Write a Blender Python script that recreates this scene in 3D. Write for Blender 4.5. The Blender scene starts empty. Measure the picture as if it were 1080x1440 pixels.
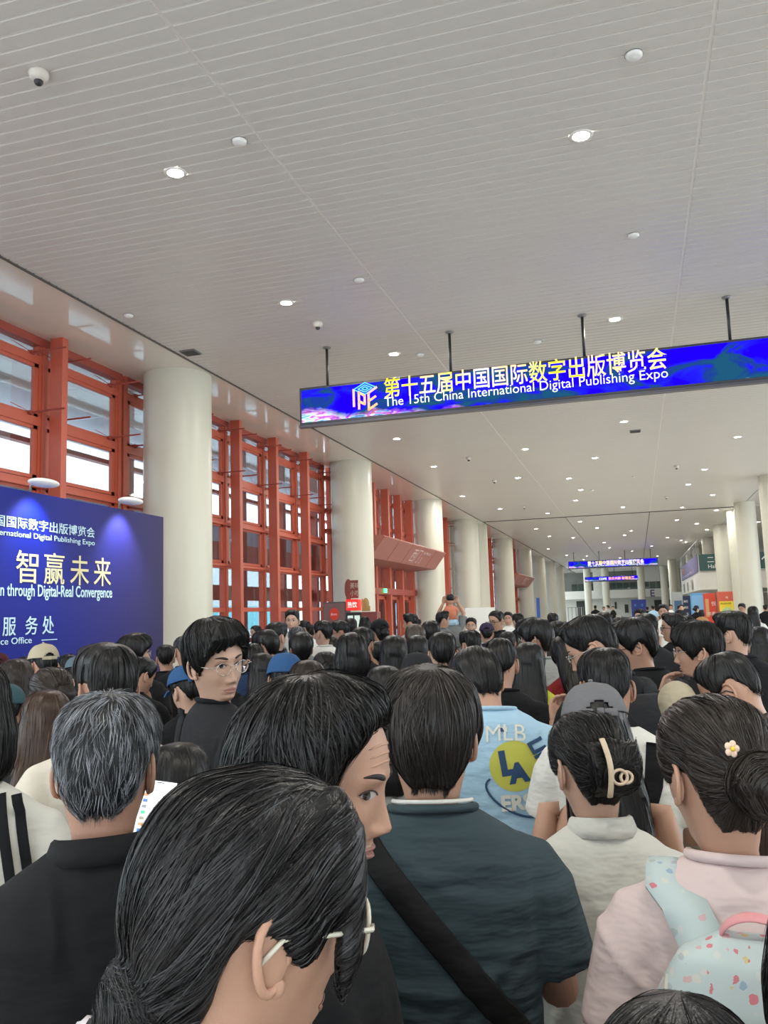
import bpy, bmesh, math, random
import numpy as np
from mathutils import Vector, Matrix
from mathutils.bvhtree import BVHTree

# ---------------------------------------------------------------- camera
# hall axis = +Y, up = +Z; camera 1.8 m above the floor, pitched up, turned a little left of the axis
SC = bpy.context.scene
COL = SC.collection
FPX = 1183.0
CAMROT = np.array([[0.95758029, 0.06353545, 0.28107515], [0.2865677, -0.10734967, -0.95202679], [-0.03031412, 0.99218914, -0.12100314]])
CAMZ = 1.80
cd = bpy.data.cameras.new('camera'); cam = bpy.data.objects.new('camera', cd); COL.objects.link(cam)
cd.sensor_fit = 'VERTICAL'; cd.sensor_height = 24.0; cd.lens = 24.0 * FPX / 1440.0; cd.clip_start = 0.05; cd.clip_end = 500
M4 = Matrix(CAMROT.tolist()).to_4x4(); M4.translation = Vector((0, 0, CAMZ)); cam.matrix_world = M4
SC.camera = cam

# ---------------------------------------------------------------- sky, lights, exposure
world = bpy.data.worlds.new('world'); SC.world = world; world.use_nodes = True
bg = world.node_tree.nodes['Background']; bg.inputs[0].default_value = (0.86, 0.95, 1.0, 1); bg.inputs[1].default_value = 2.45
SC.view_settings.view_transform = 'Standard'; SC.view_settings.look = 'None'
SC.view_settings.gamma = 1; SC.view_settings.use_curve_mapping = False
SC.view_settings.exposure = 0.87

def area_light(name, loc, rot, sx, sy, power, col=(1, .95, .86)):
    l = bpy.data.lights.new(name, 'AREA'); l.shape = 'RECTANGLE'; l.size = sx; l.size_y = sy; l.energy = power; l.color = col
    o = bpy.data.objects.new(name, l); COL.objects.link(o); o.location = loc; o.rotation_euler = rot; return o

# ---------------------------------------------------------------- helpers
R = random.Random(7)
PI = math.pi
def ray(px, py):
    v = np.array([(px - 540) / FPX, -(py - 720) / FPX, -1.0]); v = CAMROT @ v; return v / np.linalg.norm(v)
def link(name, me, parent=None, mat=None):
    o = bpy.data.objects.new(name, me); COL.objects.link(o)
    if parent is not None: o.parent = parent
    if mat is not None:
        if not me.materials: me.materials.append(mat)
        else:
            o.material_slots[0].link = 'OBJECT'; o.material_slots[0].material = mat
    return o
def tag(o, label=None, cat=None, group=None, kind=None):
    if label: o['label'] = label
    if cat: o['category'] = cat
    if group: o['group'] = group
    if kind: o['kind'] = kind
    return o
def empty(name, loc=(0, 0, 0), rz=0, label=None, cat=None, group=None, kind=None):
    o = bpy.data.objects.new(name, None); COL.objects.link(o); o.location = loc; o.rotation_euler = (0, 0, rz); o.empty_display_size = .1
    return tag(o, label, cat, group, kind)
class MB:
    """collects shapes, then builds ONE mesh"""
    def __init__(s): s.v = []; s.f = []
    def add(s, vs, fs):
        n = len(s.v); s.v.extend([tuple(map(float, p)) for p in vs]); s.f.extend([tuple(n + i for i in f) for f in fs]); return s
    def box(s, c, d, rz=0, bev=0):
        x, y, z = d[0] / 2, d[1] / 2, d[2] / 2; cs, sn = math.cos(rz), math.sin(rz)
        if bev <= 0:
            P = [(i * x, j * y, k * z) for i in (-1, 1) for j in (-1, 1) for k in (-1, 1)]
            F = [(0, 1, 3, 2), (4, 6, 7, 5), (0, 4, 5, 1), (2, 3, 7, 6), (0, 2, 6, 4), (1, 5, 7, 3)]
        else:
            bm = bmesh.new(); bmesh.ops.create_cube(bm, size=1)
            for v in bm.verts: v.co = Vector((v.co.x * d[0], v.co.y * d[1], v.co.z * d[2]))
            bmesh.ops.bevel(bm, geom=bm.edges[:], offset=bev, segments=2, affect='EDGES', profile=.5)
            bm.verts.index_update(); P = [tuple(v.co) for v in bm.verts]; F = [tuple(v.index for v in f.verts) for f in bm.faces]; bm.free()
        return s.add([(c[0] + p[0] * cs - p[1] * sn, c[1] + p[0] * sn + p[1] * cs, c[2] + p[2]) for p in P], F)
    def prism(s, poly, a, b):
        """poly: list of 3D points (planar); extruded from +a to +b (3-vectors)"""
        n = len(poly); A = [tuple(np.add(p, a)) for p in poly]; B = [tuple(np.add(p, b)) for p in poly]
        return s.add(A + B, [tuple(range(n))[::-1], tuple(range(n, 2 * n))] + [(i, (i + 1) % n, n + (i + 1) % n, n + i) for i in range(n)])
    def lathe(s, prof, c=(0, 0, 0), n=24, cap=True):
        vs = []; fs = []
        for (r, z) in prof:
            for k in range(n): a = 2 * PI * k / n; vs.append((c[0] + r * math.cos(a), c[1] + r * math.sin(a), c[2] + z))
        for i in range(len(prof) - 1):
            for k in range(n): k2 = (k + 1) % n; fs.append((i * n + k, i * n + k2, (i + 1) * n + k2, (i + 1) * n + k))
        if cap: fs.append(tuple(range(n))[::-1]); fs.append(tuple((len(prof) - 1) * n + k for k in range(n)))
        return s.add(vs, fs)
    def tube(s, pts, rad, n=8, flat=1.0, up=None, cap=True):
        """swept tube; rad scalar or list; flat squashes the section along 'up'"""
        pts = [np.array(p, float) for p in pts]; m = len(pts)
        if not hasattr(rad, '__len__'): rad = [rad] * m
        vs = []; fs = []; u = np.array(up, float) if up is not None else None
        prev = None
        for i, p in enumerate(pts):
            t = pts[min(i + 1, m - 1)] - pts[max(i - 1, 0)]; t = t / (np.linalg.norm(t) + 1e-9)
            ref = u if u is not None else (prev if prev is not None else (np.array([0, 0, 1.]) if abs(t[2]) < .9 else np.array([0, 1., 0])))
            b = ref - t * np.dot(ref, t); b /= (np.linalg.norm(b) + 1e-9); a = np.cross(t, b)
            if u is None: prev = b
            r = rad[i]; ra, rb = (r if not hasattr(r, '__len__') else r[0]), (r * flat if not hasattr(r, '__len__') else r[1])
            for k in range(n): th = 2 * PI * k / n; vs.append(p + a * ra * math.cos(th) + b * rb * math.sin(th))
        for i in range(m - 1):
            for k in range(n): k2 = (k + 1) % n; fs.append((i * n + k, i * n + k2, (i + 1) * n + k2, (i + 1) * n + k))
        if cap: fs.append(tuple(range(n))[::-1]); fs.append(tuple((m - 1) * n + k for k in range(n)))
        return s.add(vs, fs)
    def sphere(s, c, r, nu=16, nv=10):
        r = (r, r, r) if not hasattr(r, '__len__') else r
        vs = [(c[0], c[1], c[2] + r[2])]; fs = []
        for i in range(1, nv):
            a = PI * i / nv
            for k in range(nu): b = 2 * PI * k / nu; vs.append((c[0] + r[0] * math.sin(a) * math.cos(b), c[1] + r[1] * math.sin(a) * math.sin(b), c[2] + r[2] * math.cos(a)))
        vs.append((c[0], c[1], c[2] - r[2])); L = len(vs) - 1
        for k in range(nu): fs.append((0, 1 + k, 1 + (k + 1) % nu)); fs.append((L, 1 + (nv - 2) * nu + (k + 1) % nu, 1 + (nv - 2) * nu + k))
        for i in range(nv - 2):
            for k in range(nu): k2 = (k + 1) % nu; fs.append((1 + i * nu + k, 1 + (i + 1) * nu + k, 1 + (i + 1) * nu + k2, 1 + i * nu + k2))
        return s.add(vs, fs)
    def mesh(s, name, smooth=False):
        me = bpy.data.meshes.new(name); me.from_pydata(s.v, [], s.f)
        if smooth: me.shade_smooth()
        me.update(); return me
    def build(s, name, mat, parent=None, smooth=False, kind=None):
        me = s.mesh(name, smooth); o = link(name, me, parent, mat)
        if kind: o['kind'] = kind
        return o

# ---------------------------------------------------------------- materials
MATS = {}
def srgb(h):
    if isinstance(h, str): h = [int(h[i:i + 2], 16) / 255 for i in (0, 2, 4)]
    return tuple((c / 12.92 if c <= .04045 else ((c + .055) / 1.055) ** 2.4) for c in h)
def mat(name, col, rough=.6, metal=0, spec=.5, noise=0, nscale=8, bump=0, bscale=60, emit=0, ecol=None, alpha=1, coat=0, stretch=(1, 1, 1), sheen=0, bdist=.01):
    if name in MATS: return MATS[name]
    if isinstance(col, str): col = srgb(col)
    m = bpy.data.materials.new(name); m.use_nodes = True; nt = m.node_tree; b = nt.nodes['Principled BSDF']
    b.inputs['Base Color'].default_value = (*col, 1); b.inputs['Roughness'].default_value = rough; b.inputs['Metallic'].default_value = metal
    b.inputs['Specular IOR Level'].default_value = spec
    if coat: b.inputs['Coat Weight'].default_value = coat; b.inputs['Coat Roughness'].default_value = .06
    if sheen: b.inputs['Sheen Weight'].default_value = sheen
    if emit: b.inputs['Emission Color'].default_value = (*(ecol or col), 1); b.inputs['Emission Strength'].default_value = emit
    if noise or bump:
        tc = nt.nodes.new('ShaderNodeTexCoord'); mp = nt.nodes.new('ShaderNodeMapping'); mp.inputs['Scale'].default_value = stretch
        nt.links.new(tc.outputs['Object'], mp.inputs[0])
    if noise:
        n = nt.nodes.new('ShaderNodeTexNoise'); n.inputs['Scale'].default_value = nscale; n.inputs['Detail'].default_value = 4; nt.links.new(mp.outputs[0], n.inputs['Vector'])
        mx = nt.nodes.new('ShaderNodeMix'); mx.data_type = 'RGBA'
        mx.inputs[6].default_value = (*[c * (1 - noise) for c in col], 1); mx.inputs[7].default_value = (*[min(1, c * (1 + noise)) for c in col], 1)
        nt.links.new(n.outputs['Fac'], mx.inputs[0]); nt.links.new(mx.outputs[2], b.inputs['Base Color'])
    if bump:
        n2 = nt.nodes.new('ShaderNodeTexNoise'); n2.inputs['Scale'].default_value = bscale; n2.inputs['Detail'].default_value = 3; nt.links.new(mp.outputs[0], n2.inputs['Vector'])
        bp = nt.nodes.new('ShaderNodeBump'); bp.inputs['Strength'].default_value = bump; bp.inputs['Distance'].default_value = bdist
        nt.links.new(n2.outputs['Fac'], bp.inputs['Height']); nt.links.new(bp.outputs[0], b.inputs['Normal'])
    MATS[name] = m; return m
def glassmat(name, tint=(.9, .95, .95), refl=.12):
    if name in MATS: return MATS[name]
    m = bpy.data.materials.new(name); m.use_nodes = True; nt = m.node_tree; nt.nodes.clear()
    o = nt.nodes.new('ShaderNodeOutputMaterial'); t = nt.nodes.new('ShaderNodeBsdfTransparent'); g = nt.nodes.new('ShaderNodeBsdfGlossy')
    t.inputs[0].default_value = (*tint, 1); g.inputs['Roughness'].default_value = .02
    mx = nt.nodes.new('ShaderNodeMixShader'); lw = nt.nodes.new('ShaderNodeLayerWeight'); lw.inputs[0].default_value = .25
    ma = nt.nodes.new('ShaderNodeMath'); ma.operation = 'MULTIPLY'; ma.inputs[1].default_value = refl * 3; nt.links.new(lw.outputs['Fresnel'], ma.inputs[0])
    nt.links.new(ma.outputs[0], mx.inputs[0]); nt.links.new(t.outputs[0], mx.inputs[1]); nt.links.new(g.outputs[0], mx.inputs[2]); nt.links.new(mx.outputs[0], o.inputs[0])
    MATS[name] = m; return m
def text(name, body, size, M, m, parent=None, extrude=.002, align='LEFT', sx=1.0, shear=0, bold=0, space=1.0, width=None, kind=None):
    """flat lettering as a mesh; M: 4x4 whose X = reading direction, Y = up of the letters; width: fit the line to this width"""
    c = bpy.data.curves.new(name, 'FONT'); c.body = body; c.size = size; c.extrude = extrude; c.align_x = 'LEFT'; c.offset = bold; c.shear = shear; c.space_character = space
    c.resolution_u = 3
    o = bpy.data.objects.new(name, c); COL.objects.link(o); dg = bpy.context.evaluated_depsgraph_get()
    me = bpy.data.meshes.new_from_object(o.evaluated_get(dg)); me.name = name
    bpy.data.objects.remove(o); bpy.data.curves.remove(c)
    co = np.empty(len(me.vertices) * 3); me.vertices.foreach_get('co', co); co = co.reshape(-1, 3)
    if len(co):
        x0, x1 = co[:, 0].min(), co[:, 0].max(); w = x1 - x0
        if width: sx = width / w
        co[:, 0] = (co[:, 0] - x0) * sx
        if align == 'CENTER': co[:, 0] -= w * sx / 2
        if align == 'RIGHT': co[:, 0] -= w * sx
        Mn = np.array(M); co = co @ Mn[:3, :3].T + Mn[:3, 3]
        me.vertices.foreach_set('co', co.ravel()); me.update()
    me.materials.clear(); return link(name, me, parent, m)
def frameM(o, x, y):
    x = Vector(x).normalized(); y = Vector(y); y = (y - x * y.dot(x)).normalized(); z = x.cross(y)
    M = Matrix((x, y, z)).transposed().to_4x4(); M.translation = Vector(o); return M

# ================================================================ THE HALL
CH = 7.30                      # ceiling height
m_ceil = mat('ceiling_white', (.60, .585, .55), .38, spec=.5, noise=.03, nscale=.6)
m_soff = mat('gloss_cream', (.74, .70, .62), .07, spec=.6, noise=.02, nscale=.5, bump=.05, bscale=1.2)
m_join = mat('joint_pale', (.80, .78, .74), .5)
m_gap = mat('joint_dark', (.10, .095, .09), .7)
m_col = mat('column_cream', (.59, .58, .49), .34, spec=.4, noise=.02, nscale=1)
m_red = mat('frame_red', (.50, .105, .060), .42, noise=.06, nscale=2)
m_dred = mat('frame_dark_red', (.33, .060, .040), .5)
m_floor = mat('floor_stone', (.52, .50, .46), .16, noise=.1, nscale=.8)
m_wall = mat('wall_white', (.72, .72, .67), .6, noise=.02, nscale=.5)
m_blk = mat('black_metal', (.02, .02, .022), .45)
m_grey = mat('grey_metal', (.25, .25, .26), .4, metal=.5)
m_glass = glassmat('pane_glass', (.72, .79, .83), .14)
m_white = mat('white_plastic', (.8, .8, .78), .4)
def struct(mb, name, m, parent=None, smooth=False): return mb.build(name, m, parent, smooth, kind=None if parent else 'structure')

struct(MB().box((0, 62, -.1), (36, 152, .2)), 'floor', m_floor)
ceil = struct(MB().box((-1.45, 62, CH + .16), (14.7, 152, .2)).box((11, 62, CH + .16), (10.2, 152, .2)), 'ceiling', m_gap)
# ceiling strips: one object each near by, joined past the range where they can be told apart
SX = [(-8.78, -3.84), (-3.80, 1.03), (1.07, 6.0), (6.04, 15.9)]
P = .1845
def slat(x0, x1, y, w=P):
    z = CH; c = .010; g = .0105
    pr = [(y + g, z + .02), (y + g, z + c * .7), (y + g + c, z), (y + w - g - c, z), (y + w - g, z + c * .7), (y + w - g, z + .02)]
    n = len(pr); vs = [(x0, a, b) for a, b in pr] + [(x1, a, b) for a, b in pr]
    return vs, [(i, i + 1, n + i + 1, n + i) for i in range(n - 1)] + [tuple(range(n)), tuple(range(2 * n - 1, n - 1, -1))]
k = 0; y = 4.0
bases = []
for (x0, x1) in SX[:3]:
    vs, fs = slat(x0, x1, 0); mb = MB().add(vs, fs); bases.append(mb.mesh('ceiling_strip'))
for me in bases: me.materials.append(m_ceil)
while y < 12.2:
    for me in bases:
        o = bpy.data.objects.new('ceiling_strip', me); COL.objects.link(o); o.parent = ceil; o.location = (0, y, 0)
    y += P
mb = MB()
while y < 51.2:
    for (x0, x1) in SX[:3]: vs, fs = slat(x0, x1, y); mb.add(vs, fs)
    y += P
mb.build('far_ceiling_strip', m_ceil, ceil, kind='stuff')
mb = MB()
for (x0, x1) in SX: mb.box(((x0 + x1) / 2, 94.5, CH + .04), (x1 - x0, 86, .07))
mb.box((10.97, 20, CH + .04), (9.86, 62.4, .07)).box((-1.4, -4.0, CH + .04), (14.75, 16, .07))
mb.build('ceiling_panel', m_ceil, ceil)
# added backing, paler than the strips: light on the bevelled joints painted in
MB().box((-1.4, 27.6, CH + .022), (14.7, 47.2, .024)).build('joint_backing', m_join, ceil)
# soffit along the glazed side
struct(MB().box((-9.75, 62, CH + .1), (1.86, 152, .2)).box((-12.6, 62, CH + .5), (3.7, 152, .2)), 'ceiling_soffit', m_soff)
struct(MB().box((-8.80, 62, CH - .004), (.045, 152, .03)), 'trim_1', m_gap)
struct(MB().box((-1.4, 51.4, CH - .008), (14.7, .10, .03)), 'trim_2', m_gap)
# ---- columns
def column(name_, x, y, r, label, z0=0, z1=CH):
    t = empty('column', (x, y, z0), 0, label, 'column', 'round columns of the hall', 'structure')
    h = z1 - z0
    MB().lathe([(r, 0), (r, h * .5), (r, h - .05), (r * .995, h)], n=48, cap=False).build('shaft', m_col, t, True)
    MB().lathe([(r + .02, 0), (r + .02, .18), (r + .005, .2)], n=48, cap=False).build('base_ring', m_grey, t, True)
    return t
CY = [16.5, 28.6, 40.2, 50.0, 53.3, 64.8, 77.0, 88.6, 100.4, 112.2]
ORD = ['nearest', 'second', 'third', 'fourth', 'fifth', 'sixth', 'seventh', 'eighth', 'ninth', 'tenth', 'eleventh']
for i, y in enumerate(CY): column('c', -9.65, y, .75, f'{ORD[i]} wide cream column along the red window wall, counted from the camera')
RY = [39.6, 49.4, 53.4, 62.9]
for i, y in enumerate(RY): column('c', 5.97, y, .55, f'{ORD[i]} slim cream column of the right hand row that reaches the floor')
for i, y in enumerate([74.3, 86.0, 98.0, 110.0]): column('c', 5.97, y, .52, f'{ORD[i]} slim cream column rising behind the upper gallery with the banners', 5.6)
for i, (x, y) in enumerate([(-6.5, 122), (-4.05, 122), (.72, 122), (3.75, 122), (4.9, 112), (4.3, 106)]):
    column('c', x, y, .5, f'{["first","second","third","fourth","fifth","sixth"][i]} slim far column from the left in front of the rear gallery')

# ---- glazed red wall on the left
ZT = [6.86, 5.65, 4.47, 3.25, 2.06, .9, .1]
def glazed_bay(n, y0, y1, fins, arms=True):
    """frame plane x=-10.85, fins toward the room"""
    t = empty('window_%d' % n, (-10.9, (y0 + y1) / 2, 0), 0, kind='structure'); oy = (y0 + y1) / 2
    ys = [y0] + list(fins) + [y1]
    for f in fins:
        MB().box((.48, f - oy, CH / 2), (.28, .17, CH), bev=.006).build('fin', m_red, t)
    for f in ys:
        MB().box((.10, f - oy - .06, CH / 2), (.14, .26, CH)).box((.18, f - oy - .06, CH / 2), (.05, .12, CH)).build('mullion', m_red, t)
    for z in ZT:
        MB().box((.10, 0, z), (.16, y1 - y0, .17 if z > 5 else .12)).build('transom', m_red, t)
    MB().box((.12, 0, CH - .06), (.2, y1 - y0, .2)).build('top_rail', m_dred, t)
    for z in (4.40, 3.27):
        MB().box((.22, 0, z), (.1, y1 - y0, .07)).build('rail', m_red, t)
    zz = [CH] + ZT + [0]
    for i in range(len(ys) - 1):
        for k in range(len(zz) - 1):
            a, b = ys[i] + .09, ys[i + 1] - .19
            MB().box((.04, (a + b) / 2 - oy, (zz[k] + zz[k + 1]) / 2), (.012, b - a, zz[k] - zz[k + 1] - .12)).build('pane', m_glass, t)
            if k in (1, 2, 3):       # sash frame round the opening lights
                mb = MB(); h = zz[k] - zz[k + 1] - .16; c = (zz[k] + zz[k + 1]) / 2
                mb.box((.12, a + .04 - oy, c), (.07, .09, h)).box((.12, b - .05 - oy, c), (.07, .11, h)).box((.12, (a + b) / 2 - oy, c + h / 2 - .035), (.07, b - a, .07)).box((.12, (a + b) / 2 - oy, c - h / 2 + .035), (.07, b - a, .07))
                mb.build('sash', m_red, t)
    if arms:
        for i in range(len(ys) - 1):
            for z in (6.95, 5.78):
                for yy in (ys[i + 1] - .42, ys[i] + .35):
                    MB().tube([(.15, yy - oy, z), (.95, yy - oy, z + .01)], .018, 6).tube([(.2, yy - oy, z), (.2, yy - .55 - oy, z + .07)], .007, 5).box((.18, yy - oy, z), (.09, .1, .07)).build('opener_arm', m_dred, t)
    return t
glazed_bay(1, 3.2, 15.9, [5.9, 8.4, 10.9, 13.4])
glazed_bay(2, 16.1, 28.6, [18.4, 20.95, 23.45, 26.0])
glazed_bay(3, 40.3, 50.0, [42.8, 45.3, 47.8])
glazed_bay(4, 53.4, 64.8, [56.0, 58.5, 61.0, 63.4])
glazed_bay(5, 77.1, 88.6, [79.6, 82.1, 84.6])
glazed_bay(6, 88.7, 112.0, [92, 96, 100, 104, 108])

def door_bay(n, y0, y1, gate):
    oy = (y0 + y1) / 2
    t = empty('door_%d' % n, (-10.9, oy, 0), 0, kind='structure')
    fins = np.linspace(y0 + .6, y1 - .6, 6)
    for f in fins:
        MB().box((.50, f - oy, CH / 2), (.34, .22, CH), bev=.006).build('fin', m_red, t)
        MB().box((.16, f - oy - .08, CH / 2), (.16, .26, CH)).build('mullion', m_red, t)
    for z in (6.86, 5.65, 4.9): MB().box((.16, 0, z), (.2, y1 - y0, .16)).build('transom', m_red, t)
    MB().box((.55, 0, 2.78), (.30, y1 - y0, .26)).build('door_head', m_dred, t)
    for i in range(5):
        a, b = fins[i] + .06, fins[i + 1] - .22
        for (z0, z1) in ((0.05, 2.65), (2.9, 4.6), (5.0, 5.6), (5.75, 6.8), (6.95, 7.28)):
            MB().box((.1, (a + b) / 2 - oy, (z0 + z1) / 2), (.012, b - a, z1 - z0)).build('pane', m_glass, t)
        l = MB(); c = (a + b) / 2 - oy; w = b - a + .2
        l.box((.42, c - w / 2 + .09, 1.3), (.06, .16, 2.6)).box((.42, c + w / 2 - .09, 1.3), (.06, .16, 2.6)).box((.42, c, 2.52), (.06, w, .14)).box((.42, c, .16), (.06, w, .28))
        lf = l.build('door_leaf', m_red, t); MB().box((.42, c, 1.3), (.01, w - .3, 2.1)).build('pane', m_glass, lf)
        MB().tube([(.50, c + w / 2 - .1, .8), (.52, c + w / 2 - .1, .85), (.52, c + w / 2 - .1, 1.45), (.50, c + w / 2 - .1, 1.5)], .018, 8).build('handle', m_grey, lf)
    # entrance canopy: sloping fascia box standing out into the hall
    c = empty('entrance_canopy', (-10.55, oy, 3.8), 0, 'dusty red sloping canopy box over the %s entrance doors' % gate, 'canopy', 'entrance canopies')
    prof = [(0, 0), (1.35, .08), (1.92, .82), (1.86, .88), (0, .95)]
    h = (y1 - y0) / 2 - .55
    poly = [(a, -h, b) for a, b in prof]
    m_can = mat('canopy_red', (.30, .095, .075), .5, noise=.05, nscale=1)
    MB().prism(poly, (0, 0, 0), (0, 2 * h, 0)).build('canopy_box', m_can, c)
    nrm = Vector((.82, 0, -.60)).normalized(); up = Vector((.57, 0, .74)).normalized()
    m_ct = mat('canopy_letter', (.62, .45, .42), .6)
    o0 = Vector((1.35, 0, .08)) + nrm * .012
    for q in range(1, 5): # panel joints
        yq = -h + 2 * h * q / 5
        MB().prism([tuple(o0 + Vector((0, yq - .012, 0)) - nrm * .006), tuple(o0 + Vector((0, yq + .012, 0)) - nrm * .006), tuple(o0 + Vector((0, yq + .012, 0)) + up * .93 - nrm * .006), tuple(o0 + Vector((0, yq - .012, 0)) + up * .93 - nrm * .006)], (0, 0, 0), tuple(nrm * .004)).build('panel_joint', m_dred, c)
    text('gate_lettering', '西门', .72, frameM(o0 + Vector((0, -.3, 0)) + up * .2, (0, 1, 0), up), m_ct, c, .004)
    text('gate_lettering', 'No.3 West Gate', .19, frameM(o0 + Vector((0, 1.3, 0)) + up * .62, (0, 1, 0), up), m_ct, c, .004)
    text('gate_lettering', '3', .45, frameM(o0 + Vector((0, 1.4, 0)) + up * .14, (0, 1, 0), up), m_ct, c, .004)
    return t
door_bay(1, 28.7, 40.1, 'nearer')
door_bay(2, 64.9, 76.9, 'farther')
tag(MB().box((-10.14, 34.2, 2.80), (.05, .34, .18), bev=.01).build('exit_sign', mat('exit_green', (.05, .75, .22), .5, emit=2.2)), 'small lit green exit sign on the dark red beam over the entrance doors', 'sign')
struct(MB().box((-10.75, 51.6, CH / 2), (.3, 3.3, CH)), 'wall_left', m_wall)

# ---- outside the glazing: paving, an outer red colonnade with a fascia, a pale canopy ceiling, a far building
m_out = mat('paving_pale', (.72, .74, .76), .8)
struct(MB().box((-40, 62, -.12), (46, 200, .2)), 'ground', m_out)
sh = empty('outer_porch', (-16, 30, 0), 0, 'red framed outer porch with pale ceiling seen through the windows', 'porch')
m_pc = mat('porch_ceiling', (.80, .80, .86), .6)
mb = MB()
for i in range(18):
    for j in range(2): mb.box((-.2 + j * 3.3, -22 + i * 5.2, 7.9), (3.25, 5.14, .1))
mb.build('ceiling_panel', m_pc, sh)
for i in range(20):
    MB().box((0.2, -23 + i * 4.2, 3.7), (.34, .3, 7.6)).build('post', m_red, sh)
for (z, h, m) in ((4.48, .85, mat('fascia_red', (.74, .27, .22), .6)), (5.3, .8, mat('fascia_grey', (.66, .68, .80), .6)), (2.87, .6, m_red), (6.9, .14, m_red), (.9, .2, m_red)):  # fascia tones lightened: the washed look of glare on the panes is painted in
    MB().box((0.0, 16, z), (.25, 84, h)).build('beam', m, sh)
b = empty('far_building', (-46, 40, 0), 0, 'pale building with teal glazing across the street outside', 'building')
MB().box((0, 0, 4.2), (6, 120, 8.4)).build('wall', mat('far_white', (.62, .66, .68), .8), b)
for i in range(24): MB().box((3.02, -55 + i * 5, 1.9), (.1, 3.4, 2.6)).build('window', mat('far_teal', (.12, .50, .55), .3), b)

# ---- right side: upper gallery, walls
gal = empty('upper_gallery', (4.5, 66, 0), 0, 'white upper gallery slab with green hall sign on its front', 'gallery', None, 'structure')
MB().box((6.6, 13.2, 3.55), (12.7, 25.5, 1.2)).build('slab', m_wall, gal)
MB().box((6.5, .06, 4.2), (13, .12, 2.6)).box((.06, 13.06, 4.2), (.12, 25.88, 2.6)).build('parapet', m_wall, gal)
m_green = mat('sign_green', (.025, .085, .085), .4)
s = empty('hall_sign', (4.5, 65.85, 4.28), 0, 'long dark green hall direction sign on the gallery front', 'sign')
MB().box((6.2, 0, .6), (12.3, .14, 1.2)).build('board', m_green, s)
m_lw = mat('letter_white', (.8, .82, .8), .5)
text('lettering', '二号馆', .52, frameM((.62, -.08, .60), (1, 0, 0), (0, 0, 1)), m_lw, s, .005)
text('lettering', 'Hall 2', .40, frameM((.66, -.08, .16), (1, 0, 0), (0, 0, 1)), m_lw, s, .005)
ar = MB(); ar.prism([(4.62 - .06, -.08, .25), (4.62 + .06, -.08, .25), (4.62 + .06, -.08, .8), (4.62 - .06, -.08, .8)], (0, 0, 0), (0, -.01, 0))
ar.prism([(4.62, -.08, 1.0), (4.3, -.08, .72), (4.3, -.08, .6), (4.62, -.08, .86), (4.94, -.08, .6), (4.94, -.08, .72)], (0, 0, 0), (0, -.01, 0)); ar.build('arrow', m_lw, s)
bn = empty('gallery_banner', (4.465, 66.1, 4.25), 0, 'faded purple banner along the side of the upper gallery', 'banner')
m_ban = mat('banner_purple', (.16, .14, .30), .6, noise=.45, nscale=.5)
MB().box((0, 11.5, .62), (.06, 23, 1.3)).build('cloth', m_ban, bn)
text('lettering', '数字出版博览会', .62, frameM((-.04, 21, .5), (0, -1, 0), (0, 0, 1)), mat('banner_orange', (.55, .30, .22), .6), bn, .003)
text('lettering', 'China International Digital Publishing Expo', .30, frameM((-.04, 21, .12), (0, -1, 0), (0, 0, 1)), mat('banner_pale', (.5, .48, .65), .6), bn, .003, width=17)
for i, (a, c) in enumerate([(20.5, 2.4), (14.5, 1.8), (8.0, 2.2)]):
    tag(MB().box((4.42, 66 + a, 3.45), (.05, c * .6, .8)).build('wall_notice', mat('notice_grey', (.42, .43, .42), .6)), '%s grey notice on the white side of the upper gallery, counted from afar' % ORD[i + 1 if i else 0].replace('nearest', 'first'), 'notice', 'notices on the gallery side')
rl = empty('gallery_railing', (4.55, 66.1, 5.5), 0, 'thin white handrail on top of the upper gallery edge', 'railing')
MB().tube([(0, 0, 1.05), (0, 26, 1.05)], .035, 8).build('rail', m_white, rl)
for i in range(14): MB().tube([(0, i * 2, 0), (0, i * 2, 1.05)], .02, 6).build('post', m_grey, rl)
struct(MB().box((16, 102, CH / 2), (.3, 72, CH)), 'wall_right', m_wall)
struct(MB().box((16, -6, CH / 2), (.3, 12, CH)).box((16, 57, CH / 2), (.3, 18, CH)), 'wall_right', m_wall)
t = empty('window_8', (16, 24, 0), 0, kind='structure')  # unseen open glazing, added and sized to let in daylight from the right
for i in range(12): MB().box((0, -23.5 + i * 4.2, CH / 2), (.25, .2, CH)).build('mullion', m_red, t)
for z in (.1, 2.4, 4.8, 7.2): MB().box((0, 0, z), (.16, 48, .14)).build('transom', m_red, t)
struct(MB().box((11.5, 74, 1.3), (8.9, .2, 2.7)).box((13.6, 66.3, 1.4), (4.6, .2, 2.9)), 'wall_2', mat('wall_shop', (.6, .62, .6), .6))
for i, (x, z) in enumerate([(7.15, 2.6), (6.75, 5.9)]):
    t = tag(MB().box((x, 65.6 if i == 0 else 65.2, z if i else 2.3), (.14, .12, .9), bev=.02).build('wall_lamp', mat('lamp_warm', (1, .82, .55), .4, emit=3.5)), ['slim warm wall lamp at head height right of the third right hand column', 'slim warm wall lamp beside the green sign'][i], 'lamp', 'slim warm wall lamps')  # the lower glowing box stands in for a warmly lit opening
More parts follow.
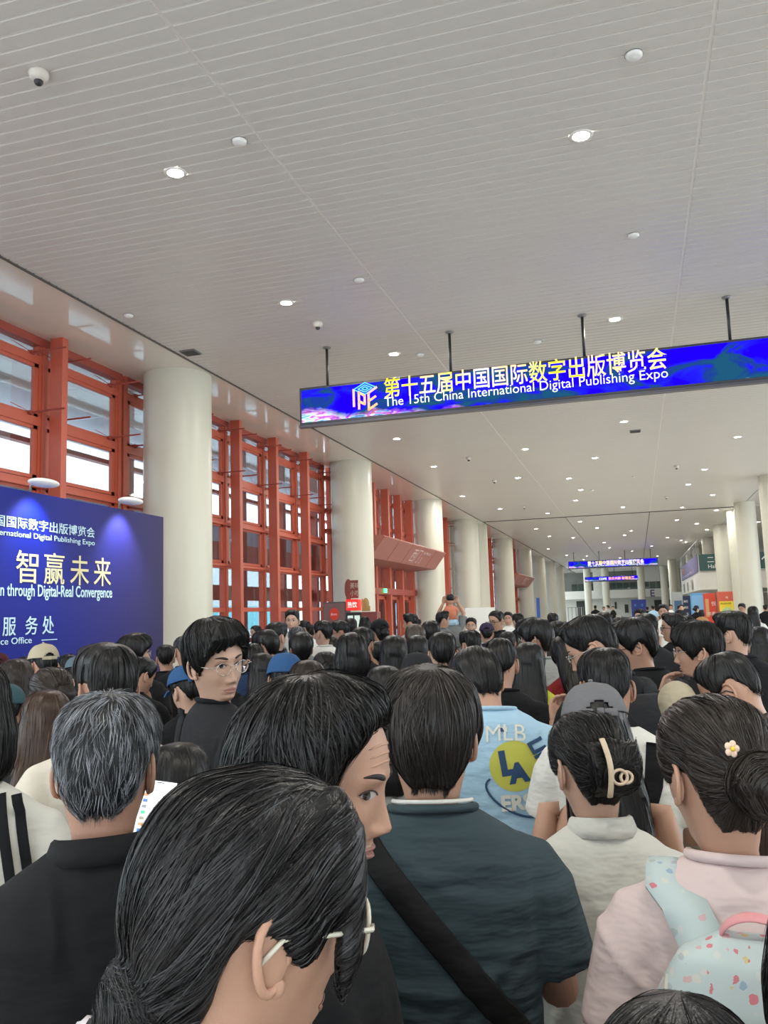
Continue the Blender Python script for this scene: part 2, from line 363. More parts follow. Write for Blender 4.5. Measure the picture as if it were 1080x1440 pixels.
# ---- far end
struct(MB().box((0, 128.6, 1.6), (36, .4, 3.2)).box((0, 125, 3.72), (36, .3, 1.15)).box((0, 127, 3.2), (36, 4, .2)).box((-5.2, 125, 5.8), (1.3, .3, 3)).box((2.2, 125.3, 5.9), (2.2, .2, 2.8)), 'wall_back', m_wall)
struct(MB().box((0, 134, 5.2), (36, .3, 5)), 'wall_3', mat('wall_gallery_dark', (.13, .135, .12), .5, noise=.5, nscale=.6))
mb = MB()
for i in range(18): mb.box((-8.5 + i * .9, 125.1, 4.8), (.85, .03, 1.0))
tag(mb.build('gallery_glazing', glassmat('railing_glass', (.6, .66, .66), .3)), None, None); bpy.data.objects['gallery_glazing']['kind'] = 'structure'
mdk = mat('opening_dark', (.05, .055, .05), .6)
for i, (x, w, z0, z1) in enumerate([(-8.0, 1.2, 0.3, 2.9), (-3.0, .25, 1.6, 2.6), (4.1, 3.4, 0, 2.7), (-1.5, .5, 1.0, 2.2)]):
    o = MB().box((x, 128.35, (z0 + z1) / 2), (w, .1, z1 - z0)).build('door_%d' % (i + 3), mdk); o['kind'] = 'structure'
e = empty('hall_letter', (1.9, 124.81, 3.2), 0, 'big purple letter E on the rear gallery parapet', 'sign'); text('lettering', 'E', 1.35, frameM((0, 0, .0), (1, 0, 0), (0, 0, 1)), mat('letter_purple', (.10, .06, .22), .5), e, .03, bold=.02)
e = empty('hall_letter', (3.5, 124.81, 3.25), 0, 'small dark green sign right of the letter E', 'sign'); MB().box((.2, 0, .45), (.5, .06, .7)).build('plate', m_green, e)
gb = empty('blue_display_board', (.2, 112, -.38), 0, 'blue display board standing before the far columns', 'display board')
MB().box((0, 0, 1.75), (1.8, .15, 2.7), bev=.02).build('board', mat('board_blue', (.015, .035, .28), .35), gb)
for q in (-.42, .42): text('emblem', '8', .5, frameM((q - .12, -.09, 2.2), (1, 0, 0), (0, 0, 1)), mat('board_cyan', (.08, .30, .6), .5), gb, .004)
# rear glazed end behind the camera
t = empty('window_7', (0, -12, 0), 0, kind='structure')
for i in range(11): MB().box((-10.5 + i * 2.6, 0, CH / 2), (.2, .2, CH)).build('mullion', m_red, t)
for z in (.1, 2.4, 4.8, 7.2): MB().box((2.5, 0, z), (26, .16, .14)).build('transom', m_red, t)

# ---- ceiling fixtures
Lp = [(-0.03, 25.69), (3.55, 29.72), (-3.35, 28.72), (-1.14, 31.56), (3.0, 36.38), (-4.43, 34.92), (-2.43, 36.13), (-2.18, 39.95), (2.6, 40.64), (-7.67, 39.24), (-2.67, 43.76), (4.01, 45.17), (-6.8, 45.23), (-4.6, 48.76), (-0.41, 48.1), (2.79, 50.09), (4.83, 52.8), (-3.15, 54.71), (-2.32, 59.78), (-0.08, 63.61), (2.81, 57.44), (4.24, 60.75), (5.29, 66.21), (8.27, 62.06), (-6.28, 57.85), (-6.04, 64.47), (-4.46, 67.04), (-0.58, 67.17), (-2.33, 73.56), (-7.46, 77.93), (1.64, 80.85), (2.71, 71.78), (3.94, 75.74), (4.46, 78.19), (-2.12, 80.69), (-0.13, 86.89), (-6.64, 88.67), (-4.79, 91.52), (-4.62, 16.76), (-5.58, 13.22), (-6.94, 25.17), (-7.03, 30.64), (-0.06, 16.28), (-5.13, 8.72), (-0.28, 9.58)]
Lp += [(x, y) for y in (98, 106, 114) for x in (-5.5, -1.5, 2.5)] + [(-4.5, 1), (0.5, -1), (-2, -6), (3.5, 2.5)]
m_bulb = mat('bulb', (1, .97, .88), .5, emit=26); m_rim = mat('light_rim', (.8, .78, .74), .4)
rim = MB().lathe([(.100, -.006), (.135, -.012), (.14, 0)], n=24, cap=False).mesh('rim', True); dsk = MB().lathe([(.0001, -.004), (.103, -.004)], n=24, cap=False).mesh('lamp_disc'); rim.materials.append(m_rim); dsk.materials.append(m_bulb)
def lname(x, y):
    side = 'left of the middle' if x < -4 else ('near the middle' if x < 1 else 'right of the middle')
    return side
SP = {(-5.13, 8.72): 'large bright round downlight left of the centre near the top of the photo', (-.28, 9.58): 'brightest round downlight, right of centre near the top of the photo', (-5.58, 13.22): 'bright round downlight left above the hanging sign', (-.06, 16.28): 'bright round downlight just above the hanging sign, on its right half', (-4.62, 16.76): 'bright round downlight just above the hanging sign, between its first two rods'}
for (x, y) in Lp:
    lb = SP.get((x, y), 'round recessed downlight in the pale ceiling, one of the many beyond the hanging sign')
    t = empty('downlight', (x, y, CH), 0, lb, 'ceiling light', 'recessed downlights')
    link('rim', rim, t); link('lamp_disc', dsk, t)
    l = bpy.data.lights.new('spot', 'AREA'); l.shape = 'DISK'; l.size = .2; l.energy = 55; l.color = (1, .95, .85)
    lo = bpy.data.objects.new('lamp_glow', l); COL.objects.link(lo); lo.parent = t; lo.location = (0, 0, -.03)
CD = [((-5.40, 6.56), 'cam', 'white dome camera in the top left of the ceiling'), ((.32, 8.26), 'disc', 'white round detector above the brightest downlight'), ((-4.07, 8.34), 'disc', 'white round detector right of the left bright downlight'),
      ((-4.05, 12.69), 'disc', 'small round detector beside the left ceiling seam'), ((.30, 12.55), 'disc', 'small round detector in the ceiling above the right of the sign'), ((-5.42, 14.34), 'cam', 'small dome camera above the left rod of the sign'),
      ((-8.45, 12.74), 'disc', 'small round detector by the soffit edge before the nearest column'), ((-8.5, 15.04), 'vent', 'small dark square vent at the soffit edge over the nearest column'), ((-1.63, 17.06), 'disc', 'flat round detector behind the sign'), ((-4.1, 16.98), 'disc', 'tiny round detector left of the seam, just above the sign'),
      ((.29, 27.22), 'vent', 'small dark square vent under the right part of the sign'), ((-5.44, 29.34), 'cam', 'first small dome camera beyond the sign on the left'), ((-5.44, 35.02), 'cam', 'second small dome camera beyond the sign on the left'), ((-5.43, 44.79), 'cam', 'third small dome camera beyond the sign on the left'),
      ((1.84, 34.86), 'cam', 'first small dome camera beyond the sign on the right'), ((1.76, 44.51), 'cam', 'second small dome camera beyond the sign on the right'), ((.20, 36.89), 'disc', 'first small detector in the far ceiling'), ((-1.67, 40.22), 'disc', 'second small detector in the far ceiling')]
for (p, kd, lb) in CD:
    if kd == 'cam':
        t = empty('dome_camera', (*p, CH), 0, lb, 'camera', 'ceiling cameras')
        MB().lathe([(.02, 0), (.095, -.0), (.10, -.03), (.085, -.075), (.05, -.10)], n=24).build('housing', mat('camera_shell', (.62, .58, .52), .4), t, True)
        MB().sphere((0, 0, -.105), (.045, .045, .045)).build('lens_dome', m_blk, t, True)
    elif kd == 'disc':
        t = empty('ceiling_detector', (*p, CH), 0, lb, 'detector', 'ceiling detectors')
        MB().lathe([(.085, 0), (.085, -.02), (.06, -.04), (.0001, -.045)], n=24, cap=False).build('cover', m_white, t, True)
        MB().lathe([(.09, 0), (.092, -.006)], n=24, cap=False).build('base_plate', m_gap, t, True)
    else:
        t = empty('ceiling_vent', (*p, CH), 0, lb, 'vent', 'ceiling vents')
        MB().box((0, 0, -.012), (.34, .34, .02)).build('frame', m_grey, t)
        for q in range(5): MB().box((0, -.12 + q * .06, -.03), (.3, .02, .02)).build('slat', m_gap, t)

# ---- hanging screens
def screen_mat(name, w):
    m = bpy.data.materials.new(name); m.use_nodes = True; nt = m.node_tree; nt.nodes.clear(); N = nt.nodes.new; Lk = nt.links.new
    out = N('ShaderNodeOutputMaterial'); em = N('ShaderNodeEmission'); em.inputs[1].default_value = 1.0; Lk(em.outputs[0], out.inputs[0])
    tc = N('ShaderNodeTexCoord'); sp = N('ShaderNodeSeparateXYZ'); Lk(tc.outputs['Object'], sp.inputs[0])
    n1 = N('ShaderNodeTexNoise'); n1.inputs['Scale'].default_value = .8; n1.inputs['Detail'].default_value = 6; n1.inputs['Distortion'].default_value = 1.2
    mp = N('ShaderNodeMapping'); mp.inputs['Scale'].default_value = (1, 1, 2.6); Lk(tc.outputs['Object'], mp.inputs[0]); Lk(mp.outputs[0], n1.inputs['Vector'])
    r1 = N('ShaderNodeValToRGB'); Lk(n1.outputs['Fac'], r1.inputs[0]); e = r1.color_ramp.elements; e[0].position = .42; e[0].color = (.008, .0, .95, 1); e[1].position = .60; e[1].color = (.008, .06, .12, 1)
    e2 = e.new(.50); e2.color = (.01, .01, .62, 1); e3 = e.new(.53); e3.color = (.008, .03, .20, 1)
    # bright hills rising toward both ends
    ab = N('ShaderNodeMath'); ab.operation = 'ABSOLUTE'; Lk(sp.outputs[0], ab.inputs[0])
    dv = N('ShaderNodeMath'); dv.operation = 'MULTIPLY_ADD'; dv.inputs[1].default_value = .80 / w; dv.inputs[2].default_value = -.19; Lk(ab.outputs[0], dv.inputs[0])
    n2 = N('ShaderNodeTexNoise'); n2.inputs['Scale'].default_value = 1.6; n2.inputs['Detail'].default_value = 5
    Lk(tc.outputs['Object'], n2.inputs['Vector'])
    a2 = N('ShaderNodeMath'); a2.operation = 'MULTIPLY_ADD'; a2.inputs[1].default_value = .5; Lk(n2.outputs['Fac'], a2.inputs[0]); Lk(dv.outputs[0], a2.inputs[2])
    a3 = N('ShaderNodeMath'); a3.operation = 'SUBTRACT'; Lk(a2.outputs[0], a3.inputs[0]); Lk(sp.outputs[2], a3.inputs[1])
    mr = N('ShaderNodeMapRange'); mr.inputs[1].default_value = .18; mr.inputs[2].default_value = .34; Lk(a3.outputs[0], mr.inputs[0])
    n3 = N('ShaderNodeTexNoise'); n3.inputs['Scale'].default_value = 2.2; n3.inputs['Detail'].default_value = 5; n3.inputs['Distortion'].default_value = 2; mp3 = N('ShaderNodeMapping'); mp3.inputs['Scale'].default_value = (.8, 1, 4); Lk(tc.outputs['Object'], mp3.inputs[0]); Lk(mp3.outputs[0], n3.inputs['Vector'])
    r3 = N('ShaderNodeValToRGB'); Lk(n3.outputs['Fac'], r3.inputs[0]); q = r3.color_ramp.elements; q[0].position = .36; q[0].color = (.05, .25, .55, 1); q[1].position = .66; q[1].color = (.75, .22, .05, 1)
    for pos, c in ((.43, (.35, .65, .95, 1)), (.49, (.75, .70, .95, 1)), (.54, (.85, .25, .75, 1)), (.59, (.25, .05, .65, 1))): z = q.new(pos); z.color = c
    mx = N('ShaderNodeMix'); mx.data_type = 'RGBA'; Lk(mr.outputs[0], mx.inputs[0]); Lk(r1.outputs[0], mx.inputs[6]); Lk(r3.outputs[0], mx.inputs[7]); Lk(mx.outputs[2], em.inputs[0])
    return m
def glow_text_mat(name, stops, scale):
    m = bpy.data.materials.new(name); m.use_nodes = True; nt = m.node_tree; nt.nodes.clear(); N = nt.nodes.new; Lk = nt.links.new
    out = N('ShaderNodeOutputMaterial'); em = N('ShaderNodeEmission'); em.inputs[1].default_value = 1.0; Lk(em.outputs[0], out.inputs[0])
    tc = N('ShaderNodeTexCoord'); n = N('ShaderNodeTexNoise'); n.inputs['Scale'].default_value = scale; n.inputs['Detail'].default_value = 1; Lk(tc.outputs['Object'], n.inputs['Vector'])
    r = N('ShaderNodeValToRGB'); Lk(n.outputs['Fac'], r.inputs[0]); e = r.color_ramp.elements; e[0].position = stops[0][0]; e[0].color = stops[0][1]; e[1].position = stops[-1][0]; e[1].color = stops[-1][1]
    for p, c in stops[1:-1]: z = e.new(p); z.color = c
    Lk(r.outputs[0], em.inputs[0]); return m
gt = glow_text_mat('screen_gold', [(.38, (.95, .72, .03, 1)), (.47, (.95, .85, .25, 1)), (.53, (.95, .55, .35, 1)), (.60, (.9, .85, .8, 1))], 1.1)
gw = mat('screen_white', (.75, .78, .85), .5, emit=.7)
def hung_screen(y, x0, x1, z0, z1, rods, label, lines, logo=None, depth=.22, first=False):
    cx, w, h = (x0 + x1) / 2, x1 - x0, z1 - z0
    t = empty('hanging_screen', (cx, y, z0), 0, label, 'screen', 'hanging LED screens')
    MB().box((0, depth / 2, h / 2), (w, depth, h), bev=.01).build('casing', mat('screen_case', (.035, .035, .045), .4), t)
    MB().box((0, .0, -.04), (w, depth * .6, .05)).build('bottom_rail', mat('screen_case2', (.07, .07, .09), .35), t)
    pm = screen_mat('screen_picture_%d' % int(y), w)
    MB().box((0, -.008, h / 2), (w - .10, .012, h - .10)).build('display', pm, t)
    for rx in rods:
        r = MB().tube([(rx - cx, depth / 2, h), (rx - cx, depth / 2, CH - z0)], .028, 10).build('rod', m_blk, t, True)
        MB().lathe([(.085, 0), (.085, -.02), (.04, -.04)], (rx - cx, depth / 2, CH - z0), 16).build('ceiling_plate', m_grey, r, True)
    for (s, sz, lx, lz, wd, mm, bd) in lines:
        text('lettering', s, sz, frameM((lx - cx, -.018, lz - z0), (1, 0, 0), (0, 0, 1)), mm, t, .002, width=wd, bold=bd)
    return t
hs = hung_screen(15.7, -6.37, 6.0, 5.69, 6.47, [-5.79, -3.21, -.65, 1.9, 4.45], 'long near LED sign hung on black rods, gold expo lettering on blue', [('第十五届中国国际数字出版博览会', .44, -4.55, 6.10, 5.35, gt, .003), ('The 15th China International Digital Publishing Expo', .26, -4.55, 5.90, 5.35, gw, -.001)])
# cube logo of three letters on the near sign
lg = MB(); P0 = np.array([-5.25 + .185, 0, 0.12])
def stroke(mbx, a, b, th, yy=-.02):
    a = np.array(a, float); b = np.array(b, float); d = b - a; L = np.linalg.norm(d); n = np.array([-d[1], d[0]]) / L * th / 2; e = d / L * th * .3
    q = [a - e + n, b + e + n, b + e - n, a - e - n]; mbx.prism([(p[0], yy, p[1]) for p in q], (0, 0, 0), (0, .004, 0))
m_lo = mat('logo_orange', (.95, .28, .10), .5, emit=.9); m_lb = mat('logo_blue', (.05, .35, .95), .5, emit=.9)
X0, Z0 = -5.05 + .185 - (-.185), .40   # cube centre (local)
cx0 = -4.95 - (-.185)
def L2(u, v, face):
    return (cx0 + u * .25, .34 + v - (.12 * u if face == 'l' else -.12 * u))
oo = MB(); th = .045
def lp(u, v): return (cx0 + u * .24, .12 + .02 + v * .34 + (abs(u) * .14))
for a, b in [((-1, 0), (-1, 1)), ((-.55, 0), (-.55, 1)), ((-.55, 1), (-.05, .95)), ((-.05, .95), (-.05, .45)), ((-.05, .45), (-.5, .45)), ((.3, 0), (.3, 1)), ((.3, 0), (1, 0)), ((.3, .5), (.9, .5)), ((.3, 1), (1, 1))]:
    stroke(oo, lp(*a), lp(*b), th)
oo.build('cube_logo_letters', m_lo, hs)
ob = MB()
def tp(u, v): return (cx0 + u * .24, .62 + v * .12)
for s_ in (1, .62, .28):
    for a, b in [((0, s_), (s_, 0)), ((s_, 0), (0, -s_)), ((0, -s_), (-s_, 0)), ((-s_, 0), (0, s_))]: stroke(ob, tp(*a), tp(*b), .02)
ob.build('cube_logo_top', m_lb, hs)
hung_screen(85, -6.26, 2.20, 5.74, 6.44, [-5.71, -3.29, -.85, 1.53], 'small far LED sign showing the same gold expo lettering, upper of two', [('第十五届中国国际数字出版博览会', .42, -4.4, 6.02, 5.3, gt, .008), ('The 15th China International Digital Publishing Expo', .22, -4.4, 5.85, 5.3, gw, .001)])
hung_screen(105, -5.88, .31, 5.01, 5.56, [-5.2, -2.4, -.3], 'small far LED sign with orange lettering, lower of two and farther off', [('CDPE', .36, -4.2, 5.15, .9, gw, .01), ('数实共融 智赢未来', .36, -3.1, 5.15, 3.0, mat('screen_orange', (.95, .35, .15), .5, emit=.9), .006)])

# ---- blue service-office panel on the left
PX, PYn, PYf, PT = -6.50, 5.2, 10.71, 3.3
bp = empty('blue_backdrop_panel', (PX, PYf, 0), 0, 'tall deep blue expo backdrop with white and gold lettering, left of the nearest column', 'backdrop')
m_bp = mat('backdrop_blue', (.012, .020, .20), .5, spec=.25)
nt = m_bp.node_tree; bs = nt.nodes['Principled BSDF']; tc = nt.nodes.new('ShaderNodeTexCoord'); sp = nt.nodes.new('ShaderNodeSeparateXYZ'); nt.links.new(tc.outputs['Object'], sp.inputs[0])
mr = nt.nodes.new('ShaderNodeMapRange'); mr.inputs[1].default_value = -2.6; mr.inputs[2].default_value = 0; nt.links.new(sp.outputs[1], mr.inputs[0])
rp = nt.nodes.new('ShaderNodeValToRGB'); rp.color_ramp.elements[0].color = (.002, .010, .22, 1); rp.color_ramp.elements[1].color = (.028, .020, .085, 1); nt.links.new(mr.outputs[0], rp.inputs[0]); nt.links.new(rp.outputs[0], bs.inputs['Base Color'])
L = PYf - PYn
MB().box((-.06, -L / 2, PT / 2), (.12, L, PT)).build('panel_board', m_bp, bp)
m_bl = mat('backdrop_white', (.55, .75, .85), .5); m_bg = mat('backdrop_gold', (.72, .64, .34), .45, noise=.15, nscale=4)
def bl(s, size, yr, z, wd, m, bold=0, space=1): text('lettering', s, size, frameM((.004, yr - PYf - wd, z), (0, 1, 0), (0, 0, 1)), m, bp, .002, width=wd, bold=bold)
bl('第十五届中国国际数字出版博览会', .135, 9.09, 2.88, 2.62, m_bl, .001, 1.15)
bl('The 15th China International Digital Publishing Expo', .09, 9.09, 2.775, 2.62, m_bl, 0, 1.2)
for s, a in (('数', 5.35), ('实', 5.81), ('智', 7.69), ('赢', 8.15), ('未', 8.62), ('来', 9.08)): bl(s, .39, a + .36, 2.30, .36, m_bg, .001)
bl('Promoting Innovation through Digital-Real Convergence', .19, 9.466, 2.125, 3.15, m_bl, .002)
for s, a in (('服', 7.50), ('务', 7.85), ('处', 8.13)): bl(s, .22, a + .21, 1.715, .20, m_bl, .001)
bl('Service Office', .10, 7.966, 1.605, .75, m_bl, 0)
MB().box((.006, 8.26 - PYf, 1.63), (.004, .27, .008)).build('dash', m_bl, bp)
for i, yy in enumerate((7.9, 9.62)):
    t = empty('clip_lamp', (PX, yy, PT), 0, ['white clip-on lamp on top of the blue backdrop, nearer one', 'white clip-on lamp on top of the blue backdrop, by its right end'][i], 'lamp', 'clip lamps on the backdrop')
    MB().tube([(0, 0, 0), (0, 0, .07), (.12, 0, .11)], .015, 8).build('arm', m_grey, t, True)
    MB().sphere((.14, .05, .10), (.13, .22, .05), 20, 12).build('shade', m_white, t, True)
    l = bpy.data.lights.new('s', 'SPOT'); l.energy = 60; l.spot_size = 1.6; l.spot_blend = .8; l.color = (.9, .93, 1); l.shadow_soft_size = .06
    lo = bpy.data.objects.new('lamp_glow', l); COL.objects.link(lo); lo.parent = t; lo.location = (.32, 0, .02); lo.rotation_euler = (0, math.radians(28), 0)

# ---- snack kiosk by the second column
ks = empty('snack_kiosk', (-9.0, 25.2, 0), math.radians(4), 'snack kiosk with dark poster and red lit sign box before the second column', 'kiosk')
MB().box((-.1, 0, 1.12), (.95, .7, 2.24), bev=.01).build('cabinet', mat('kiosk_dark', (.09, .08, .085), .4), ks)
MB().box((-.12, -.356, 1.55), (.86, .01, 1.3)).build('poster', mat('kiosk_poster', (.20, .12, .12), .5, noise=.3, nscale=1), ks)
MB().lathe([(.0001, 0), (.19, 0), (.19, .012), (.0001, .012)], n=32, cap=False).build('round_badge', mat('badge_red', (.75, .05, .02), .5), ks)
bd_ = bpy.data.objects['round_badge']; bd_.rotation_euler = (PI / 2, 0, 0); bd_.location = (-.12, -.362, 1.86)
text('badge_lettering', 'dove', .13, frameM((-.26, -.378, 1.82), (1, 0, 0), (0, 0, 1)), m_lw, ks, .002)
MB().box((.68, 0, .95), (.6, .7, 1.9), bev=.01).build('cooler', m_blk, ks)
for q in (.54, .82): MB().box((q, -.355, 1.45), (.22, .01, .7)).build('cooler_door', mat('cooler_glow', (.45, .55, .5), .3, emit=.5), ks)
MB().box((.62, -.1, 2.13), (.5, .5, .34), bev=.015).build('sign_box', mat('kiosk_red', (.8, .02, .015), .5, emit=.5), ks)
text('sign_lettering', '热饮', .2, frameM((.44, -.36, 2.06), (1, 0, 0), (0, 0, 1)), mat('kiosk_white', (.9, .85, .8), .5, emit=.6), ks, .004)
MB().tube([(.42, -.1, 2.30), (.42, -.1, 2.88)], [(.10, .03)] * 2, 16).sphere((.42, -.1, 2.62), (.16, .03, .33), 20, 12).box((.66, -.1, 2.62), (.34, .05, .56)).build('shaped_topper', mat('topper_brown', (.25, .06, .05), .6), ks)
text('topper_lettering', '美味', .2, frameM((.50, -.135, 2.66), (1, 0, 0), (0, 0, 1)), mat('topper_cream', (.62, .5, .42), .6), ks, .003)
text('topper_lettering', '小吃', .2, frameM((.50, -.135, 2.42), (1, 0, 0), (0, 0, 1)), MATS['topper_cream'], ks, .003)
MB().box((1.25, 0, .95), (.75, .6, 1.9), bev=.01).build('counter_unit', mat('kiosk_maroon', (.22, .05, .045), .5), ks)
MB().sphere((1.12, -.05, 2.14), (.14, .04, .2), 16, 10).box((1.12, -.05, 2.0), (.34, .06, .16)).sphere((.98, -.05, 2.15), (.05, .03, .18), 10, 8).build('gold_figure_topper', mat('topper_gold', (.45, .33, .12), .5), ks)

ks.scale = (.78, .8, 1)

# ---- stands on the right
def stand(loc, rz, w, d, h, m, label, nm='exhibition_stand', cat='stand'):
    t = empty(nm, loc, rz, label, cat)
    MB().box((w / 2, d / 2, h / 2), (w, d, h), bev=.012).build('body', m, t)
    MB().box((w / 2, d / 2, .04), (w + .04, d + .04, .08)).build('plinth', m_grey, t)
    return t
m_sr = mat('stand_red', (.62, .07, .035), .5); m_sr2 = mat('stand_coral', (.62, .12, .075), .5)
t = stand((4.66, 54.4, 0), 0, .95, .78, 2.55, m_sr2, 'coral red stand with yellow poster at the foot of the fourth right column')
MB().box((.50, -.01, 1.35), (.86, .02, 1.25)).build('poster', mat('poster_yellow', (.85, .68, .05), .5), t)
MB().sphere((.50, -.02, 1.20), (.36, .02, .42), 24, 12).build('poster_picture', mat('poster_green', (.45, .62, .32), .5, noise=.5, nscale=9), t)
text('lettering', '精品阅读展', .12, frameM((.14, -.03, 1.80), (1, 0, 0), (0, 0, 1)), mat('poster_brown', (.3, .2, .03), .5), t, .002)
text('lettering', '书', .18, frameM((.42, -.03, 2.12), (1, 0, 0), (0, 0, 1)), m_lw, t, .002)
t = stand((3.95, 55.3, 0), 0, .66, .8, 2.5, m_sr, 'bright red stand with white lettering left of the yellow poster')
text('lettering', '悦读', .30, frameM((.40, -.02, 1.75), (1, 0, 0), (0, 0, 1)), m_lw, t, .004)
text('lettering', '书香', .26, frameM((.12, -.02, 1.15), (1, 0, 0), (0, 0, 1)), m_lw, t, .004)
MB().box((.16, -.012, 1.6), (.2, .02, 1.1)).build('gold_panel', mat('stand_gold', (.6, .35, .15), .5), t)
t = stand((3.25, 57, 0), math.radians(-20), 1.0, .9, 2.55, mat('stand_blue', (.14, .38, .72), .5), 'light blue exhibition stand between the dark banner and the red stand')
MB().box((.5, -.012, 1.3), (.8, .02, 2.2)).build('panel', mat('stand_blue2', (.22, .50, .85), .5), t)
t = stand((2.85, 58, 0), math.radians(-35), .5, .12, 2.4, mat('stand_navy', (.02, .03, .08), .5), 'narrow navy roll-up banner with white lines left of the light blue stand', 'roll_up_banner', 'banner')
for i, z in enumerate((2.0, 1.6, 1.2)): text('lettering', '展区', .16, frameM((.08, -.03, z), (1, 0, 0), (0, 0, 1)), m_lw, t, .002)
t = stand((2.35, 63, 0), 0, .75, .7, 2.75, mat('stand_grey', (.33, .36, .36), .5), 'grey stand with small blue screen, farthest of the right hand stands')
MB().box((.42, -.01, 1.6), (.5, .02, 1.1)).build('panel', mat('stand_dblue', (.04, .12, .22), .4), t)
# ---- queue fence and sign far left
t = empty('barrier_fence', (-8.6, 112, 0), 0, 'low striped barrier fence by the far left columns', 'fence')
for i in range(9): MB().box((i * .24, 0, 1.0), (.07, .04, 2.0)).build('slat', m_white if i % 2 else m_grey, t)
MB().box((.95, 0, 1.95), (2.1, .05, .06)).build('rail', m_grey, t)
t = empty('white_notice_board', (-7.3, 37.5, 0), math.radians(10), 'white notice board standing between the left columns', 'board'); MB().box((.55, 0, 1.35), (1.35, .05, 1.25), bev=.01).build('board', mat('notice_white', (.68, .70, .68), .4), t)
for q in (0, 1.1): MB().tube([(q, 0, 0), (q, 0, 1.95)], .02, 8).build('leg', m_grey, t)
t = empty('blue_flag_stand', (-7.0, 60.5, 0), 0, 'slim blue flag stand before the far left columns', 'banner'); MB().box((.3, 0, 1.8), (.22, .03, 1.7)).build('flag', mat('flag_blue', (.03, .10, .40), .5), t); MB().tube([(.18, 0, 0), (.18, 0, 2.7)], .02, 8).build('pole', m_grey, t)

# ================================================================ PEOPLE
def smooth(a, b, x): t = np.clip((x - a) / (b - a), 0, 1); return t * t * (3 - 2 * t)
def crom(tab, z):
    """smooth interpolation of table rows (first column = descending key)"""
    tab = np.array(sorted(tab), float); k = tab[:, 0]; z = np.asarray(z, float); z = np.clip(z, k[0], k[-1])
    i = np.clip(np.searchsorted(k, z) - 1, 0, len(k) - 2); out = []
    for c in range(1, tab.shape[1]):
        v = tab[:, c]; m = np.gradient(v, k)
        h = k[i + 1] - k[i]; t = (z - k[i]) / h; a, b = v[i], v[i + 1]
        lo, hi = np.minimum(a, b), np.maximum(a, b)
        r = (2 * t**3 - 3 * t**2 + 1) * a + (t**3 - 2 * t**2 + t) * h * m[i] + (-2 * t**3 + 3 * t**2) * b + (t**3 - t**2) * h * m[i + 1]
        out.append(np.clip(r, lo - .002, hi + .002))
    return out
# head table: height over eye level, front, back, half width
HT = [(.1185, -.004, -.008, .002), (.116, .018, -.028, .020), (.108, .042, -.053, .040), (.095, .062, -.075, .056), (.075, .077, -.090, .068), (.05, .0855, -.098, .0745), (.02, .088, -.100, .0765), (0, .0845, -.098, .0755), (-.03, .0825, -.089, .072),
      (-.05, .082, -.078, .068), (-.07, .080, -.069, .063), (-.09, .077, -.063, .057), (-.104, .070, -.061, .0535), (-.113, .056, -.060, .052), (-.123, .036, -.060, .0515), (-.14, .026, -.061, .0515), (-.165, .025, -.064, .053), (-.185, .026, -.070, .060), (-.20, .032, -.077, .085)]
# body table (height over the eye level 1.60)
BT = HT + [(-.215, .045, -.085, .125), (-.24, .056, -.092, .145), (-.28, .075, -.100, .160), (-.36, .10, -.108, .165), (-.47, .098, -.095, .145), (-.55, .095, -.088, .138), (-.65, .095, -.105, .155), (-.74, .085, -.115, .162), (-.80, .06, -.09, .13)]
def G(x, z, cx, cz, sx, sz): return np.exp(-((x - cx) / sx) ** 2 - ((z - cz) / sz) ** 2)
def feat(x, z):
    ax = np.abs(x)
    nz = np.interp(z, [-.060, -.055, -.047, -.041, -.030, -.012, .008, .02], [0, .010, .021, .0235, .0185, .010, .003, 0])
    ns = np.interp(z, [-.06, -.045, -.02, .01], [.0105, .0095, .0075, .0085])
    d = nz * np.exp(-(x / ns) ** 2)
    d += .0085 * G(ax, z, .0115, -.048, .0065, .0075) + .0045 * G(ax, z, .026, .0235, .022, .008) - .0085 * G(ax, z, .031, .003, .015, .0105) + .0045 * G(ax, z, .031, .001, .011, .0075)
    d += .0045 * G(ax, z, .042, -.035, .022, .02) + .0055 * G(ax, z, 0, -.072, .019, .0042) + .0065 * G(ax, z, 0, -.0825, .016, .0048) - .0035 * G(ax, z, 0, -.0768, .022, .0016)
    d += -.003 * G(ax, z, 0, -.092, .02, .004) + .005 * G(ax, z, 0, -.104, .016, .010) - .0015 * G(ax, z, 0, -.064, .004, .006) - .0022 * G(ax, z, .0068, -.0545, .0035, .003)
    return d
def ringpts(tab, z, th, yc=-.012, fe=True):
    """points of the body surface; th=0 is the front"""
    F, B, W = crom(tab, z); s = np.sin(th); c = np.cos(th)
    x = W * np.sign(s) * np.abs(s) ** .92
    x = x * (1 - .27 * smooth(-.015, -.108, z) * smooth(-.25, .6, c) * smooth(-.175, -.115, z))
    y = np.where(c > 0, yc + (F - yc) * np.abs(c) ** .88, yc - (yc - B) * np.abs(c) ** .9)
    if fe: y = y + np.where((c > 0) & (z > -.118) & (z < .04), feat(x, z) * smooth(0, .35, c), 0)
    return x, y
def face_y(x, z):
    F, B, W = crom(HT, np.array([z])); yc = -.012; W = W * (1 - .27 * float(smooth(-.015, -.108, z))); s = min(.99, abs(x) / W[0]) ** (1 / .92); c = math.sqrt(max(0, 1 - s * s))
    return yc + (F[0] - yc) * c ** .88 + float(feat(np.array([x]), np.array([z]))[0]) * float(smooth(0, .35, c))
EYE = 1.588
PIV = np.array([0, -.03, EYE - .15])
